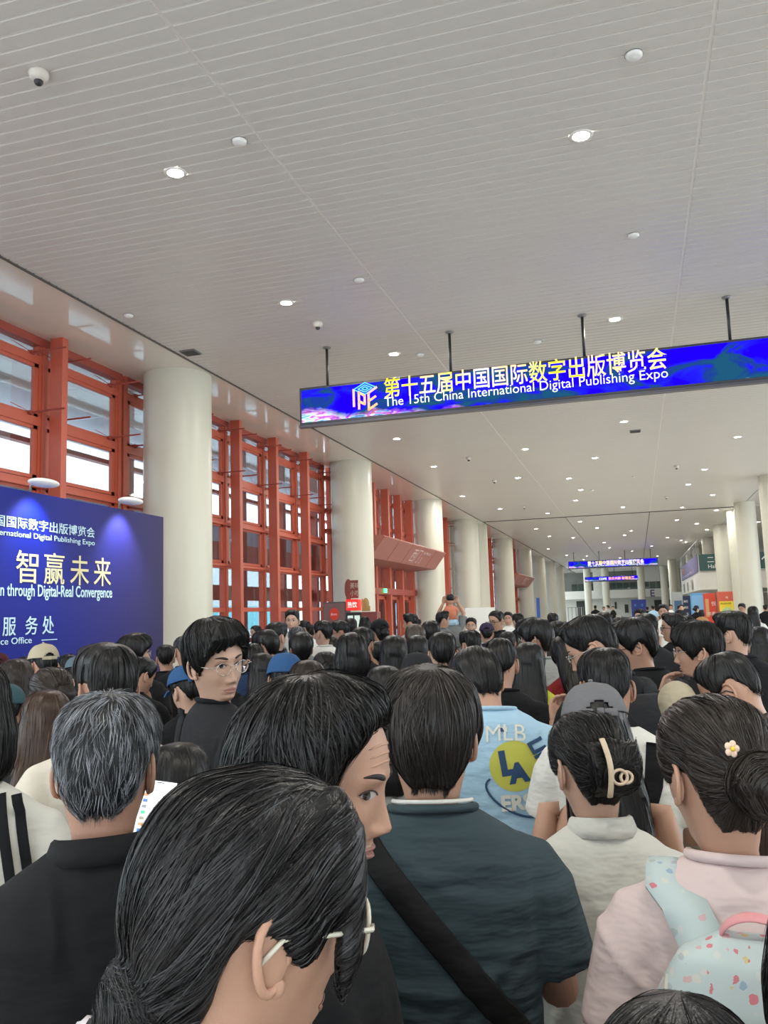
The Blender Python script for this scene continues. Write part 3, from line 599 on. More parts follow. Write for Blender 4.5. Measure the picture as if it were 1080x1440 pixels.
def rotm(yaw, pitch, roll=0):
    """yaw + = to the figure's left, pitch + = looking down, roll + = head leaning to its right"""
    a, b, c = math.radians(yaw), math.radians(-pitch), math.radians(roll)
    Rz = np.array([[math.cos(a), -math.sin(a), 0], [math.sin(a), math.cos(a), 0], [0, 0, 1]])
    Rx = np.array([[1, 0, 0], [0, math.cos(b), -math.sin(b)], [0, math.sin(b), math.cos(b)]])
    Ry = np.array([[math.cos(c), 0, math.sin(c)], [0, 1, 0], [-math.sin(c), 0, math.cos(c)]])
    return Rz @ Rx @ Ry
def pose_head(V, pose, z0=-.205, z1=-.12):
    yaw, pitch, roll = pose; w = smooth(z0, z1, V[:, 2] - EYE); out = V.copy()
    q = V - PIV
    for k in range(8):   # blended turn: eight weight bands
        pass
    # per vertex partial rotation, done by stepping the weights
    steps = 12; acc = q.copy()
    for s in range(steps):
        Rk = rotm(yaw * (s + .5) / steps, pitch * (s + .5) / steps, roll * (s + .5) / steps)
        m = (w > s / steps) & (w <= (s + 1) / steps + 1e-9) & (w < .999)
        wm = w[m]
        acc[m] = np.array([rotm(yaw * a, pitch * a, roll * a) @ p for a, p in zip(wm, q[m])]) if m.any() else acc[m]
    m = w >= .999; acc[m] = q[m] @ rotm(yaw, pitch, roll).T
    return PIV + acc
def head_matrix(pose):
    Rm = rotm(*pose); M = Matrix(Rm.tolist()).to_4x4(); t = PIV + Rm @ (np.array([0, 0, EYE]) - PIV); M.translation = Vector(t); return M

def hand(mb, W, D, N, T, curl=.5, s=1.0, spread=.12, n=8, finger_bend=None):
    """W wrist, D direction of the fingers, N palm normal (fingers curl toward it), T thumb side"""
    W = np.array(W, float); D = np.array(D, float); D /= np.linalg.norm(D); N = np.array(N, float); N -= D * N.dot(D); N /= np.linalg.norm(N)
    Tn = np.cross(D, N); Tn = Tn if Tn.dot(T) > 0 else -Tn
    mb.tube([W - D * .01 * s, W + D * .015 * s, W + D * .045 * s, W + D * .075 * s, W + D * .092 * s], [(.026 * s, .018 * s), (.030 * s, .018 * s), (.038 * s, .016 * s), (.041 * s, .014 * s), (.036 * s, .009 * s)], 14, up=N)
    for k, (off, ln, r) in enumerate([(.030, .070, .0088), (.010, .079, .0092), (-.011, .074, .0088), (-.030, .057, .0078)]):
        b = W + D * (.082 - abs(k - 1) * .004) * s + Tn * off * s; a = (0.15 + curl * .9) ; d0 = D + Tn * (off * spread * 8)
        pts = [b - D * .02 * s, b]; ang = 0; cur = b
        for j, f in enumerate((.45, .30, .25)):
            ang += a * (1.0, 1.15, .75)[j] * (finger_bend[k] if finger_bend else 1); d = (d0 / np.linalg.norm(d0)) * math.cos(ang) + N * math.sin(ang); cur = cur + d * ln * f * s; pts.append(cur)
        mb.tube(pts, [r * s * q for q in (1, 1.05, .98, .9, .72)], n)
        mb.sphere(pts[-1], r * .74 * s, n, 5)
    b = W + D * .022 * s + Tn * .022 * s + N * .006 * s
    p1 = b + (D * .45 + Tn * .75 + N * .35) * .035 * s; p2 = p1 + (D * .80 + Tn * .35 + N * (.2 + curl * .4)) * .030 * s; p3 = p2 + (D * .9 - Tn * .05 * curl + N * (.2 + curl * .5)) * .024 * s
    mb.tube([b, p1, p2, p3], [.014 * s, .0125 * s, .0105 * s, .0085 * s], n); mb.sphere(p3, .0088 * s, n, 5)
# arm poses: shoulder, elbow, wrist, hand direction, palm normal ( x for the figure's right side = + )
POSES = {
    'down': [(.178, -.015, 1.365), (.225, -.035, 1.11), (.235, .02, .87), (0, .1, -1), (-1, .1, 0)],
    'phone': [(.178, -.01, 1.365), (.225, .03, 1.12), (.11, .24, 1.26), (-.45, .5, .75), (-.3, -.7, .4)],
    'front': [(.178, -.01, 1.365), (.225, .01, 1.11), (.07, .22, 1.13), (-1, .3, .1), (0, -1, .2)],
    'mouth': [(.178, .0, 1.365), (.20, .12, 1.17), (.045, .20, 1.37), (-.35, -.25, 1), (-.2, -1, 0)],
    'head': [(.178, .0, 1.365), (.30, .10, 1.40), (.19, .06, 1.60), (-.55, -.35, .6), (-.7, -.5, -.3)],
    'across': [(.178, -.01, 1.365), (.235, .10, 1.10), (-.070, .36, 1.27), (-.25, .15, 1), (-.8, -.5, .1)],
    'raised': [(.185, .0, 1.40), (.24, .06, 1.66), (.14, .02, 1.86), (-.3, 0, 1), (0, -1, 0)],
}
BODYC = {}
def make_body(female=0, pose=(0, 0, 0), arms=('down', 'down'), hi=0):
    key = (female, pose, arms, hi)
    if key in BODYC: return BODYC[key]
    nt = (40, 64, 120)[hi]
    zz = np.concatenate([np.linspace(.1185, .06, (8, 12, 22)[hi]), np.linspace(.055, -.118, (30, 48, 96)[hi]), np.linspace(-.124, -.24, (7, 10, 16)[hi]), np.linspace(-.27, -.80, 12)])
    t = np.linspace(0, 2 * PI, nt, endpoint=False); tw = t - .32 * np.sin(t)            # more columns on the face
    Z, T = np.meshgrid(zz, tw, indexing='ij'); x, y = ringpts(BT, Z.ravel(), T.ravel())
    V = np.stack([x, y, Z.ravel() + EYE], 1)
    if female:
        w = smooth(-.12, -.24, V[:, 2] - EYE); V[:, 0] *= 1 - .10 * w - .10 * smooth(-.10, -.13, V[:, 2] - EYE) * (1 - w)
        V[:, 0] *= np.where(V[:, 2] > EYE - .12, .96, 1)
    # ears
    mb = MB(); ne = (10, 14, 22)[hi]
    for s in (-1, 1):
        rim = []
        for k in range(13):
            a = -2.3 + 4.3 * k / 12; rr = .019 + .004 * math.sin(a); rim.append((s * (.0735 + .013 * (1 + math.cos(a)) / 2), -.018 - rr * math.cos(a) * .95, -.010 + .031 * math.sin(a)))
        mb.tube([(p[0], p[1], p[2] + EYE) for p in rim], [.0025] + [.0042] * 11 + [.003], 8)
        mb.sphere((s * .0765, -.016, -.012 + EYE), (.0055, .0175, .027), ne, 8); mb.sphere((s * .0755, -.008, -.038 + EYE), (.0055, .0085, .009), ne, 6)
        mb.sphere((s * .0770, -.002, -.014 + EYE), (.004, .005, .007), 8, 6)
    ev = np.array(mb.v); V2 = np.vstack([V, ev]); V2 = pose_head(V2, pose); n0 = len(V)
    m = MB(); nz = len(zz)
    fs = [(i * nt + k, (i + 1) * nt + k, (i + 1) * nt + (k + 1) % nt, i * nt + (k + 1) % nt) for i in range(nz - 1) for k in range(nt)]
    fs.append(tuple(range(nt))); fs.append(tuple((nz - 1) * nt + k for k in range(nt))[::-1])
    m.add(V2[:n0], fs); m.add(V2[n0:], mb.f)
    W = .9 if female else 1.0
    for s, p in zip((-1, 1), arms):
        S, E, Wr, Dd, Nn = [np.array(q, float) for q in POSES[p]]
        for q in (S, E, Wr, Dd, Nn): q[0] *= s
        S[0] *= W; E[0] *= W
        r = .88 if female else 1.0
        m.tube([S * [.8, 1, 1], S, S * .75 + E * .25, S * .4 + E * .6, E, E * .75 + Wr * .25, E * .35 + Wr * .65, Wr], [q * r for q in (.026, .036, .042, .042, .039, .040, .033, .026)], 12)
        hand(m, Wr, Dd, Nn, (-s, .6, .2) if p == 'down' else (-s * .2, 0, 1) if p == 'front' else (-s, 0, .1), {'phone': .55, 'down': .3, 'front': .4, 'mouth': .35, 'across': .6, 'head': .15, 'raised': .2}[p], r, n=(6, 8, 10)[hi])
        m.tube([(s * .085, -.01, .93), (s * .09, -.0, .78), (s * .092, .01, .50), (s * .092, -.015, .32), (s * .092, -.01, .09)], [.070, .070, .055, .050, .034], 12)
    me = m.mesh('body', True); BODYC[key] = me; return me

def remesh(me, voxel, it=4, fac=.5, name='mesh', keep=None):
    o = bpy.data.objects.new('tmp', me); COL.objects.link(o)
    md = o.modifiers.new('r', 'REMESH'); md.mode = 'VOXEL'; md.voxel_size = voxel; md.use_smooth_shade = True
    if it: s = o.modifiers.new('s', 'SMOOTH'); s.iterations = it; s.factor = fac
    dg = bpy.context.evaluated_depsgraph_get(); out = bpy.data.meshes.new_from_object(o.evaluated_get(dg)); out.name = name
    bpy.data.objects.remove(o); out.materials.clear(); return out
def mco(me): a = np.empty(len(me.vertices) * 3); me.vertices.foreach_get('co', a); return a.reshape(-1, 3)
def setco(me, a): me.vertices.foreach_set('co', a.ravel()); me.update()
def mno(me): a = np.empty(len(me.vertices) * 3); me.vertex_normals.foreach_get('vector', a); return a.reshape(-1, 3)
def folds(P, seed, n=26):
    """cloth relief: soft folds running from the shoulders and hanging down"""
    r = np.random.RandomState(seed); d = np.zeros(len(P))
    for i in range(n):
        c = np.array([r.uniform(-.22, .22), r.uniform(-.14, .14), r.uniform(.86, 1.42)]); a = r.uniform(-.9, .9) if r.rand() < .6 else r.uniform(-.3, .3) + PI / 2
        u = np.array([math.cos(a), 0, math.sin(a)]); v = np.array([-math.sin(a), 0, math.cos(a)]); q = P - c
        L = r.uniform(.06, .16); w = r.uniform(.007, .016)
        bend = (q @ u) ** 2 * r.uniform(-2, 2)
        d += r.uniform(.4, 1) * (1 if r.rand() < .6 else -.8) * np.exp(-((q @ u) / L) ** 2 - ((q @ v + bend) / w) ** 2 - (q[:, 1] / .16) ** 2)
    return d
SHIRTT = [(1.462, .048, -.082, .078), (1.45, .058, -.090, .098), (1.435, .068, -.100, .124), (1.41, .080, -.110, .160), (1.37, .098, -.120, .190), (1.30, .118, -.128, .200), (1.20, .128, -.126, .196), (1.08, .13, -.12, .190), (.96, .135, -.128, .195), (.86, .135, -.138, .202), (.82, .13, -.135, .20)]
SHC = {}
def make_shirt(female=0, arms=('down', 'down'), kind='tee', seed=1, vox=.011, amp=.004):
    key = (female, arms, kind, seed, vox)
    if key in SHC: return SHC[key]
    W = .9 if female else 1.0; m = MB(); zz = np.linspace(1.462, .82, 34); t = np.linspace(0, 2 * PI, 48, endpoint=False)
    Z, T = np.meshgrid(zz, t, indexing='ij'); x, y = ringpts(SHIRTT, Z.ravel(), T.ravel(), fe=False)
    V = np.stack([x * W, y, Z.ravel()], 1)
    V[:, 2] -= .040 * smooth(-.01, .06, V[:, 1]) * smooth(1.38, 1.455, V[:, 2])
    if kind == 'tank': V[:, 0] *= 1 - .42 * smooth(1.08, 1.28, V[:, 2]) * (1 - .6 * smooth(1.38, 1.44, V[:, 2]))
    if female: # bust and waist
        V[:, 1] += .022 * np.exp(-((np.abs(V[:, 0]) - .08) / .05) ** 2 - ((V[:, 2] - 1.24) / .06) ** 2) * (V[:, 1] > 0)
        V[:, 0] *= 1 - .06 * np.exp(-((V[:, 2] - 1.06) / .09) ** 2)
    nz = len(zz); m.add(V, [(i * 48 + k, (i + 1) * 48 + k, (i + 1) * 48 + (k + 1) % 48, i * 48 + (k + 1) % 48) for i in range(nz - 1) for k in range(48)] + [tuple(range(48)), tuple((nz - 1) * 48 + k for k in range(48))[::-1]])
    if kind != 'tank':
        for s, p in zip((-1, 1), arms):
            S, E, Wr = [np.array(q, float) * [s, 1, 1] for q in POSES[p][:3]]; S[0] *= W; E[0] *= W; Wr = Wr
            f = .78 if kind == 'tee' else .98
            e = S + (E - S) * f; r = .9 if female else 1
            m.tube([S * [.60, 1, 1] + [0, 0, .018], S * [.98, 1, 1] + [0, 0, -.018], S + (e - S) * .28, S + (e - S) * .65, e], [q * r for q in (.044, .062, .073, .079, .083)], 16)
            if kind == 'long': m.tube([e - (E - S) * .1, E, E * .5 + Wr * .5, E * .12 + Wr * .88], [.07, .066, .052, .042], 14)
    me = remesh(m.mesh('t'), vox, 5, .5, 'shirt'); P = mco(me); N = mno(me); setco(me, P + N * (folds(P, seed, 34) * amp)[:, None]); me.shade_smooth()
    SHC[key] = me; return me
def trousers_mesh():
    if 'tr' in SHC: return SHC['tr']
    m = MB()
    for s in (-1, 1): m.tube([(s * .07, -.01, .98), (s * .09, -.01, .88), (s * .098, 0, .70), (s * .098, .0, .45), (s * .098, -.01, .12), (s * .098, -.01, .06)], [.10, .115, .098, .082, .074, .078], 16)
    m.sphere((0, -.012, .90), (.175, .125, .13), 20, 12); me = remesh(m.mesh('t'), .02, 4, .5, 'trousers'); SHC['tr'] = me; return me
def shoe_mesh(s):
    k = 'sh%d' % s
    if k in SHC: return SHC[k]
    m = MB(); m.tube([(s * .095, -.075, .03), (s * .095, -.03, .05), (s * .097, .05, .045), (s * .10, .13, .032), (s * .10, .175, .026)], [(.034, .03), (.038, .045), (.042, .038), (.045, .03), (.03, .018)], 14, up=(0, 0, 1))
    m.box((s * .097, .05, .012), (.085, .26, .024), bev=.008); me = m.mesh('shoe', True); SHC[k] = me; return me

# ---------------------------------------------------------------- hair
STY = dict(  # front/temple/side/nape hairline heights, thickness top/side/back, taper at the hairline
    short=dict(zf=.072, zt=.045, zs=.020, zb=-.055, tt=.020, ts=.006, tb=.010, tap=.15),
    crop=dict(zf=.080, zt=.055, zs=.028, zb=-.045, tt=.012, ts=.007, tb=.009, tap=.5),
    mop=dict(zf=.050, zt=.020, zs=.002, zb=-.078, tt=.026, ts=.022, tb=.024, tap=.45),
    grey=dict(zf=.072, zt=.040, zs=.010, zb=-.074, tt=.022, ts=.012, tb=.018, tap=.2),
    part=dict(zf=.078, zt=.035, zs=.008, zb=-.07, tt=.034, ts=.022, tb=.022, tap=.4),
    shag=dict(zf=.090, zt=.064, zs=-.022, zb=-.085, tt=.030, ts=.024, tb=.032, tap=.35),
    woman=dict(zf=.064, zt=.026, zs=.004, zb=-.088, tt=.015, ts=.014, tb=.018, tap=.4),
    fem=dict(zf=.072, zt=.040, zs=.012, zb=-.082, tt=.014, ts=.011, tb=.014, tap=.3),
    femlong=dict(zf=.070, zt=.030, zs=-.005, zb=-.09, tt=.020, ts=.018, tb=.020, tap=.6))
def zline(th, s, ear=1):
    a = np.degrees(np.abs(((th + PI) % (2 * PI)) - PI)); zs = s['zs']
    return np.interp(a, [0, 28, 48, 62, 72, 82, 95, 112, 128, 150, 180], [s['zf'], s['zf'] - .004, s['zt'], s['zt'] - .028, zs - .028, zs - .022, zs, zs - .002, (zs + s['zb']) / 2 - .01, s['zb'], s['zb'] - .004])
def cap_shell(mb, s, nt=72, nr=30, wob=.002, seed=3):
    r = np.random.RandomState(seed); th = np.linspace(0, 2 * PI, nt, endpoint=False); S = np.linspace(0, 1, nr) ** .8
    zl = zline(th, s); T, U = np.meshgrid(th, S); Z = .1185 + (zl[None, :] - .1185) * U
    x, y = ringpts(HT, Z.ravel(), T.ravel(), fe=False); P = np.stack([x, y, Z.ravel()], 1); c = np.array([0, -.01, .0]); u = U.ravel()
    a = np.abs(((T.ravel() + PI) % (2 * PI)) - PI) / PI
    side = s['ts'] * np.exp(-((a - .5) / .22) ** 2) + s['tb'] * smooth(.55, .85, a) + s['tt'] * .9 * smooth(.45, .15, a) * .8
    t = s['tt'] * (1 - smooth(.25, .75, u)) + np.maximum(side, .003) * smooth(.2, .7, u); t *= 1 - (1 - s['tap']) * smooth(.80, 1, u)
    ph = r.uniform(0, 6, 6)
    t += wob * (np.sin(5 * T.ravel() + ph[0] + 4 * u) + np.sin(9 * T.ravel() + ph[1] - 3 * u) * .7 + np.sin(14 * T.ravel() + ph[2] + 6 * u) * .5) * smooth(0, .3, u)
    D = P - c; D /= np.linalg.norm(D, axis=1)[:, None]; O = P + D * t[:, None]; I = P - D * .006
    n = nt * nr; f = [(i * nt + k, (i + 1) * nt + k, (i + 1) * nt + (k + 1) % nt, i * nt + (k + 1) % nt) for i in range(nr - 1) for k in range(nt)]
    fi = [tuple(n + q for q in fc[::-1]) for fc in f]; e = (nr - 1) * nt
    rimf = [(e + k, n + e + k, n + e + (k + 1) % nt, e + (k + 1) % nt) for k in range(nt)]
    mb.add(np.vstack([O, I]), f + fi + rimf)
def loft(mb, rows, n=28, p=.9):
    """rows: (z, yc, halfwidth, halfdepth, xc)"""
    vs = []; m = len(rows)
    for (z, yc, w, d, xc) in rows:
        for k in range(n):
            a = 2 * PI * k / n; s, c = math.sin(a), math.cos(a); vs.append((xc + w * math.copysign(abs(s) ** p, s), yc + d * math.copysign(abs(c) ** p, c), z))
    mb.add(vs, [(i * n + k, (i + 1) * n + k, (i + 1) * n + (k + 1) % n, i * n + (k + 1) % n) for i in range(m - 1) for k in range(n)] + [tuple(range(n)), tuple((m - 1) * n + k for k in range(n))[::-1]])
def hair_style(style):
    """returns shell MB, flow function, whorl, length scale"""
    mb = MB(); wh = np.array([.008, -.045, .13]); kind = 'down'
    if style in ('short', 'crop', 'grey', 'mop', 'part', 'curly', 'shag'):
        cap_shell(mb, STY['mop' if style == 'curly' else style], wob=.005 if style == 'curly' else .0022, seed=len(style))
        if style in ('mop', 'part'):   # fringe / swept front
            for k in range(9):
                a = (k - 4) / 4; x0 = a * .05
                if style == 'part': sg = 1 if a > -.25 else -1; e_ = -.012 + (abs(a + .25)) * .062; mb.tube([(-.012 + sg * .006, .03, .130), (-.012 + sg * e_ * .5, .072, .126), (-.012 + sg * (e_ * 1.0 + .006), .095, .092), (-.012 + sg * (e_ * 1.25 + .012), .092 - e_ * .35, .062 - e_ * .45)], [.016, .018, .013, .005], 10)
                else: mb.tube([(x0 * .6, .04, .132), (x0, .080, .110), (x0 * 1.2, .094, .07), (x0 * 1.25, .094 - .012 * abs(a), .032)], [.012, .014, .011, .004], 8)
        if style == 'short':
            for k in range(7): a = (k - 3) / 3; mb.tube([(a * .03, .03, .125), (a * .042, .065, .118), (a * .046, .086, .100)], [.012, .012, .005], 8)
    elif style == 'long':
        cap_shell(mb, STY['femlong']); loft(mb, [(.05, -.035, .084, .072, 0), (0, -.045, .096, .072, 0), (-.06, -.052, .104, .066, 0), (-.13, -.062, .110, .056, 0), (-.20, -.082, .118, .046, 0), (-.30, -.098, .116, .036, 0), (-.40, -.10, .10, .03, 0), (-.46, -.10, .07, .018, 0)]); wh = np.array([0, .0, .15])
    elif style == 'bob':
        cap_shell(mb, STY['femlong']); loft(mb, [(.07, -.02, .080, .072, 0), (.03, -.025, .098, .085, 0), (-.03, -.03, .110, .088, 0), (-.08, -.032, .108, .082, 0), (-.115, -.034, .098, .072, 0), (-.13, -.034, .08, .055, 0)]); wh = np.array([0, -.01, .15])
    elif style in ('bun', 'highbun'):
        cap_shell(mb, STY['fem']); c = (0, -.135, .055) if style == 'highbun' else (0, -.135, -.005); kind = 'bun'; wh = np.array(c)
        mb.sphere(c, (.052, .042, .046), 20, 14)
        for k in range(7): a = k * .9; mb.tube([(c[0] + .042 * math.cos(a + q), c[1] - .012 + .012 * math.sin(3 * q), c[2] + .036 * math.sin(a + q)) for q in np.linspace(0, 1.6, 7)], [.006, .013, .015, .015, .015, .013, .005], 8)
    elif style == 'claw':
        cap_shell(mb, STY['fem']); kind = 'bun'; wh = np.array([.0, -.12, -.02])
        mb.sphere((0, -.118, .0), (.050, .042, .062), 24, 16)
        for k in range(8): x = (k - 3.5) * .011; mb.tube([(x, -.10, -.060), (x * 1.2, -.142, -.035), (x * 1.35, -.153, .005), (x * 1.4, -.142, .042), (x * 1.9, -.118, .062)], [.008, .010, .010, .008, .003], 8)
    elif style in ('pony', 'lowpony'):
        cap_shell(mb, STY['fem']); kind = 'bun'; hz = -.055 if style == 'lowpony' else .02; wh = np.array([0, -.11, hz])
        mb.tube([(0, -.09, hz), (0, -.125, hz + .0), (0, -.15, hz - .05), (.005, -.15, hz - .14), (.01, -.14, hz - .25), (.01, -.135, hz - .33)], [(.02, .02), (.022, .022), (.036, .028), (.040, .026), (.030, .02), (.008, .006)], 14, up=(1, 0, 0))
    elif style == 'woman':
        cap_shell(mb, STY['woman']); kind = 'bun'; wh = np.array([-.005, -.120, -.092])
        mb.sphere((-.002, -.094, -.068), (.042, .030, .040), 20, 12); mb.sphere(tuple(wh), (.020, .018, .020), 14, 10)
        mb.tube([tuple(wh), (0, -.137, -.135), (0, -.137, -.23), (0, -.13, -.34)], [(.02, .02), (.034, .028), (.034, .026), (.01, .01)], 12, up=(1, 0, 0))
        mb.tube([(.03, .056, .112), (.058, .062, .082), (.073, .060, .035), (.078, .060, -.015), (.075, .060, -.055)], [.012, .014, .013, .012, .004], 10)
        mb.tube([(.035, .045, .118), (.065, .052, .08), (.078, .043, .03), (.079, .030, .006)], [.012, .013, .012, .006], 10)
    elif style == 'wave':
        cap_shell(mb, STY['femlong']); wh = np.array([.02, .0, .15]); loft(mb, [(.05, -.03, .086, .076, 0), (0, -.04, .10, .078, 0), (-.06, -.05, .108, .07, 0), (-.12, -.06, .128, .06, 0), (-.18, -.085, .12, .05, 0), (-.25, -.095, .134, .042, 0), (-.33, -.10, .115, .036, 0), (-.38, -.10, .08, .02, 0)])
    return mb, kind, wh
def strands(me, kind, wh, n, seed, width, steps, step, lift, fly=.02, minz=-9, front=True, bend=1.0, clumps=140, grav=1.0, free=3, tilt=.6):
    """ribbons of hair laid over the shell, all advanced together; returns verts, faces, per-vertex shade"""
    r = np.random.RandomState(seed); P = mco(me); N = mno(me); bm = BVHTree.FromPolygons([Vector(p) for p in P], [tuple(p.vertices) for p in me.polygons]); fn = bm.find_nearest
    ok = np.where(P[:, 2] > minz)[0]; cl = ok[r.randint(0, len(ok), clumps)]; cp = P[cl]; cb = r.normal(0, .35 * bend, clumps); chh = r.uniform(0, 1, clumps); cs = r.uniform(0, 1, clumps)
    idx = ok[r.randint(0, len(ok), n)]; p = P[idx].copy(); nn = N[idx].copy()
    ci = np.array([int(np.argmin(((cp - q) ** 2).sum(1))) for q in p])
    h0 = lift * (.25 + .75 * chh[ci]) * r.uniform(.5, 1.15, n); fl = r.rand(n) < fly; bd = cb[ci] + r.normal(0, .08, n); ns = (steps * r.uniform(.6, 1.1, n)).astype(int)
    act = np.ones(n, bool); tail = np.zeros(n, int); d = None; PT = np.full((steps + 3, n, 3), np.nan); NR = np.zeros((steps + 3, n, 3)); T = lambda v: v / (np.linalg.norm(v, axis=1)[:, None] + 1e-9)
    for k in range(int(steps * 1.1) + 2):
        act &= (k < ns) | (tail > 0)
        if not act.any() or k >= steps + 3: break
        fr = np.minimum(1, .15 + .8 * k / np.maximum(ns, 1)); off = h0 * np.sin(PI * fr) * (tail == 0) + np.where(fl, .007 * (k / np.maximum(ns, 1)) ** 2, 0)
        PT[k, act] = (p + nn * off[:, None])[act]; NR[k, act] = nn[act]
        if kind == 'bun':
            g = wh - p; ds = np.linalg.norm(g, axis=1); near = ds < .055; g[near] = np.stack([-(p[near, 2] - wh[2]), np.zeros(near.sum()), p[near, 0] - wh[0]], 1) + .001; g = T(g)
        else:
            a = T(p - wh); g = a * .8; g[:, 2] -= grav * np.where(p[:, 2] < .06, 1.15, .45)
        g = T(g - nn * (g * nn).sum(1)[:, None]); g = T(g + np.cross(nn, g) * (bd * .35)[:, None]); d = g if d is None else T(d * .55 + g * .45); q = p + d * step
        tl = tail > 0
        if tl.any(): q[tl] = p[tl] + (d[tl] * .6 + np.array([0, 0, -.5])) * step * r.uniform(.3, .9, (tl.sum(), 1)); p[tl] = q[tl]; tail[tl] -= 1; act[tl] &= tail[tl] > 0
        for i in np.where(act & ~tl & (k + 1 < ns))[0]:
            loc, no, _, dd = fn(q[i])
            if loc is None or dd > .02: act[i] = False; continue
            if kind != 'bun' and (p[i, 1] < .035 or p[i, 2] < 0) and ((loc - Vector(p[i])).length < .35 * step or no.dot(Vector(nn[i])) < .2): tail[i] = 3; continue
            p[i] = loc; nn[i] = no
    cnt = (~np.isnan(PT[:, :, 0])).sum(0); V = []; F = []; Cc = []; b0 = 0
    th = r.normal(0, tilt, n); w_ = width * r.uniform(.6, 1.3, n); sh_ = .6 * cs[ci] + .4 * r.rand(n)
    for i in np.where(cnt >= 4)[0]:
        m = cnt[i]; pts = PT[:m, i]; nr = NR[:m, i]; t = np.gradient(pts, axis=0); sd = T(np.cross(t, nr)); sd = sd * math.cos(th[i]) + nr * math.sin(th[i]); u = np.arange(m) / (m - 1); ww = w_[i] * (1 - .85 * u ** 2) * .5; ww[0] *= .4
        vv = np.empty((2 * m, 3)); vv[0::2] = pts - sd * ww[:, None]; vv[1::2] = pts + sd * ww[:, None]; V.append(vv); Cc += [sh_[i]] * (2 * m)
        F += [(b0 + 2 * k, b0 + 2 * k + 1, b0 + 2 * k + 3, b0 + 2 * k + 2) for k in range(m - 1)]; b0 += 2 * m
    return np.vstack(V), F, Cc
HC = {}
def make_hair(style, n=420, seed=5, width=.0035, steps=12, step=.013, lift=.003, key=None, shell=None, **kw):
    k = key or (style, seed)
    if k in HC: return HC[k]
    mb, kind, wh = hair_style(style) if shell is None else shell
    vox = .0055 if n > 1500 else .008
    base = remesh(mb.mesh('t'), vox, 3, .5, 'hair')
    V, F, Cc = strands(base, kind, wh, n, seed, width, steps, step, lift, **kw)
    P = mco(base); faces = [tuple(p.vertices) for p in base.polygons]; nb = len(P)
    me = bpy.data.meshes.new('hair'); me.from_pydata([tuple(p) for p in P] + [tuple(p) for p in V], [], faces + [tuple(nb + i for i in f) for f in F])
    at = me.attributes.new('shade', 'FLOAT', 'POINT'); at.data.foreach_set('value', np.array([.25] * nb + Cc, dtype=np.float32)); me.shade_smooth(); me.update()
    bpy.data.meshes.remove(base); HC[k] = me; return me
def hairmat(name, dark, light, rough=.36, pos=(0, 1), bumpy=.5, spec=.30):
    if name in MATS: return MATS[name]
    m = bpy.data.materials.new(name); m.use_nodes = True; nt = m.node_tree; b = nt.nodes['Principled BSDF']; b.inputs['Roughness'].default_value = rough; b.inputs['Specular IOR Level'].default_value = spec
    at = nt.nodes.new('ShaderNodeAttribute'); at.attribute_name = 'shade'; r = nt.nodes.new('ShaderNodeValToRGB'); e = r.color_ramp.elements; e[0].position = pos[0]; e[0].color = (*dark, 1); e[1].position = pos[1]; e[1].color = (*light, 1)
    nt.links.new(at.outputs['Fac'], r.inputs[0]); nt.links.new(r.outputs[0], b.inputs['Base Color'])
    tc = nt.nodes.new('ShaderNodeTexCoord'); mp = nt.nodes.new('ShaderNodeMapping'); mp.inputs['Scale'].default_value = (220, 220, 14); nt.links.new(tc.outputs['Object'], mp.inputs[0])
    n = nt.nodes.new('ShaderNodeTexNoise'); n.inputs['Scale'].default_value = 1; nt.links.new(mp.outputs[0], n.inputs['Vector']); bp = nt.nodes.new('ShaderNodeBump'); bp.inputs['Strength'].default_value = bumpy; bp.inputs['Distance'].default_value = .002
    nt.links.new(n.outputs['Fac'], bp.inputs['Height']); nt.links.new(bp.outputs[0], b.inputs['Normal']); MATS[name] = m; return m
H_BLACK = hairmat('hair_black', (.004, .004, .0045), (.014, .013, .013))
H_DBROWN = hairmat('hair_dark_brown', (.010, .007, .006), (.035, .022, .016))
H_BROWN = hairmat('hair_brown', (.018, .010, .007), (.10, .055, .035))
H_GREY = hairmat('hair_grey', (.010, .011, .013), (.42, .45, .50), .42, (.25, 1))
SKINS = [mat('skin_%d' % i, c, .48, spec=.4, noise=.05, nscale=14, bump=.06, bscale=160) for i, c in enumerate([(.46, .265, .185), (.39, .215, .148), (.52, .325, .24), (.34, .19, .13)])]
m_lip = mat('lip', (.36, .165, .135), .45); m_eyew = mat('eye_white', (.48, .44, .42), .25); m_iris = mat('iris', (.018, .010, .007), .15); m_brow = mat('brow', (.014, .011, .010), .6); m_lid = mat('lash', (.02, .013, .012), .5)
m_metal = mat('fine_metal', (.55, .50, .45), .25, metal=1); m_lens = glassmat('lens', (.95, .96, .97), .2)

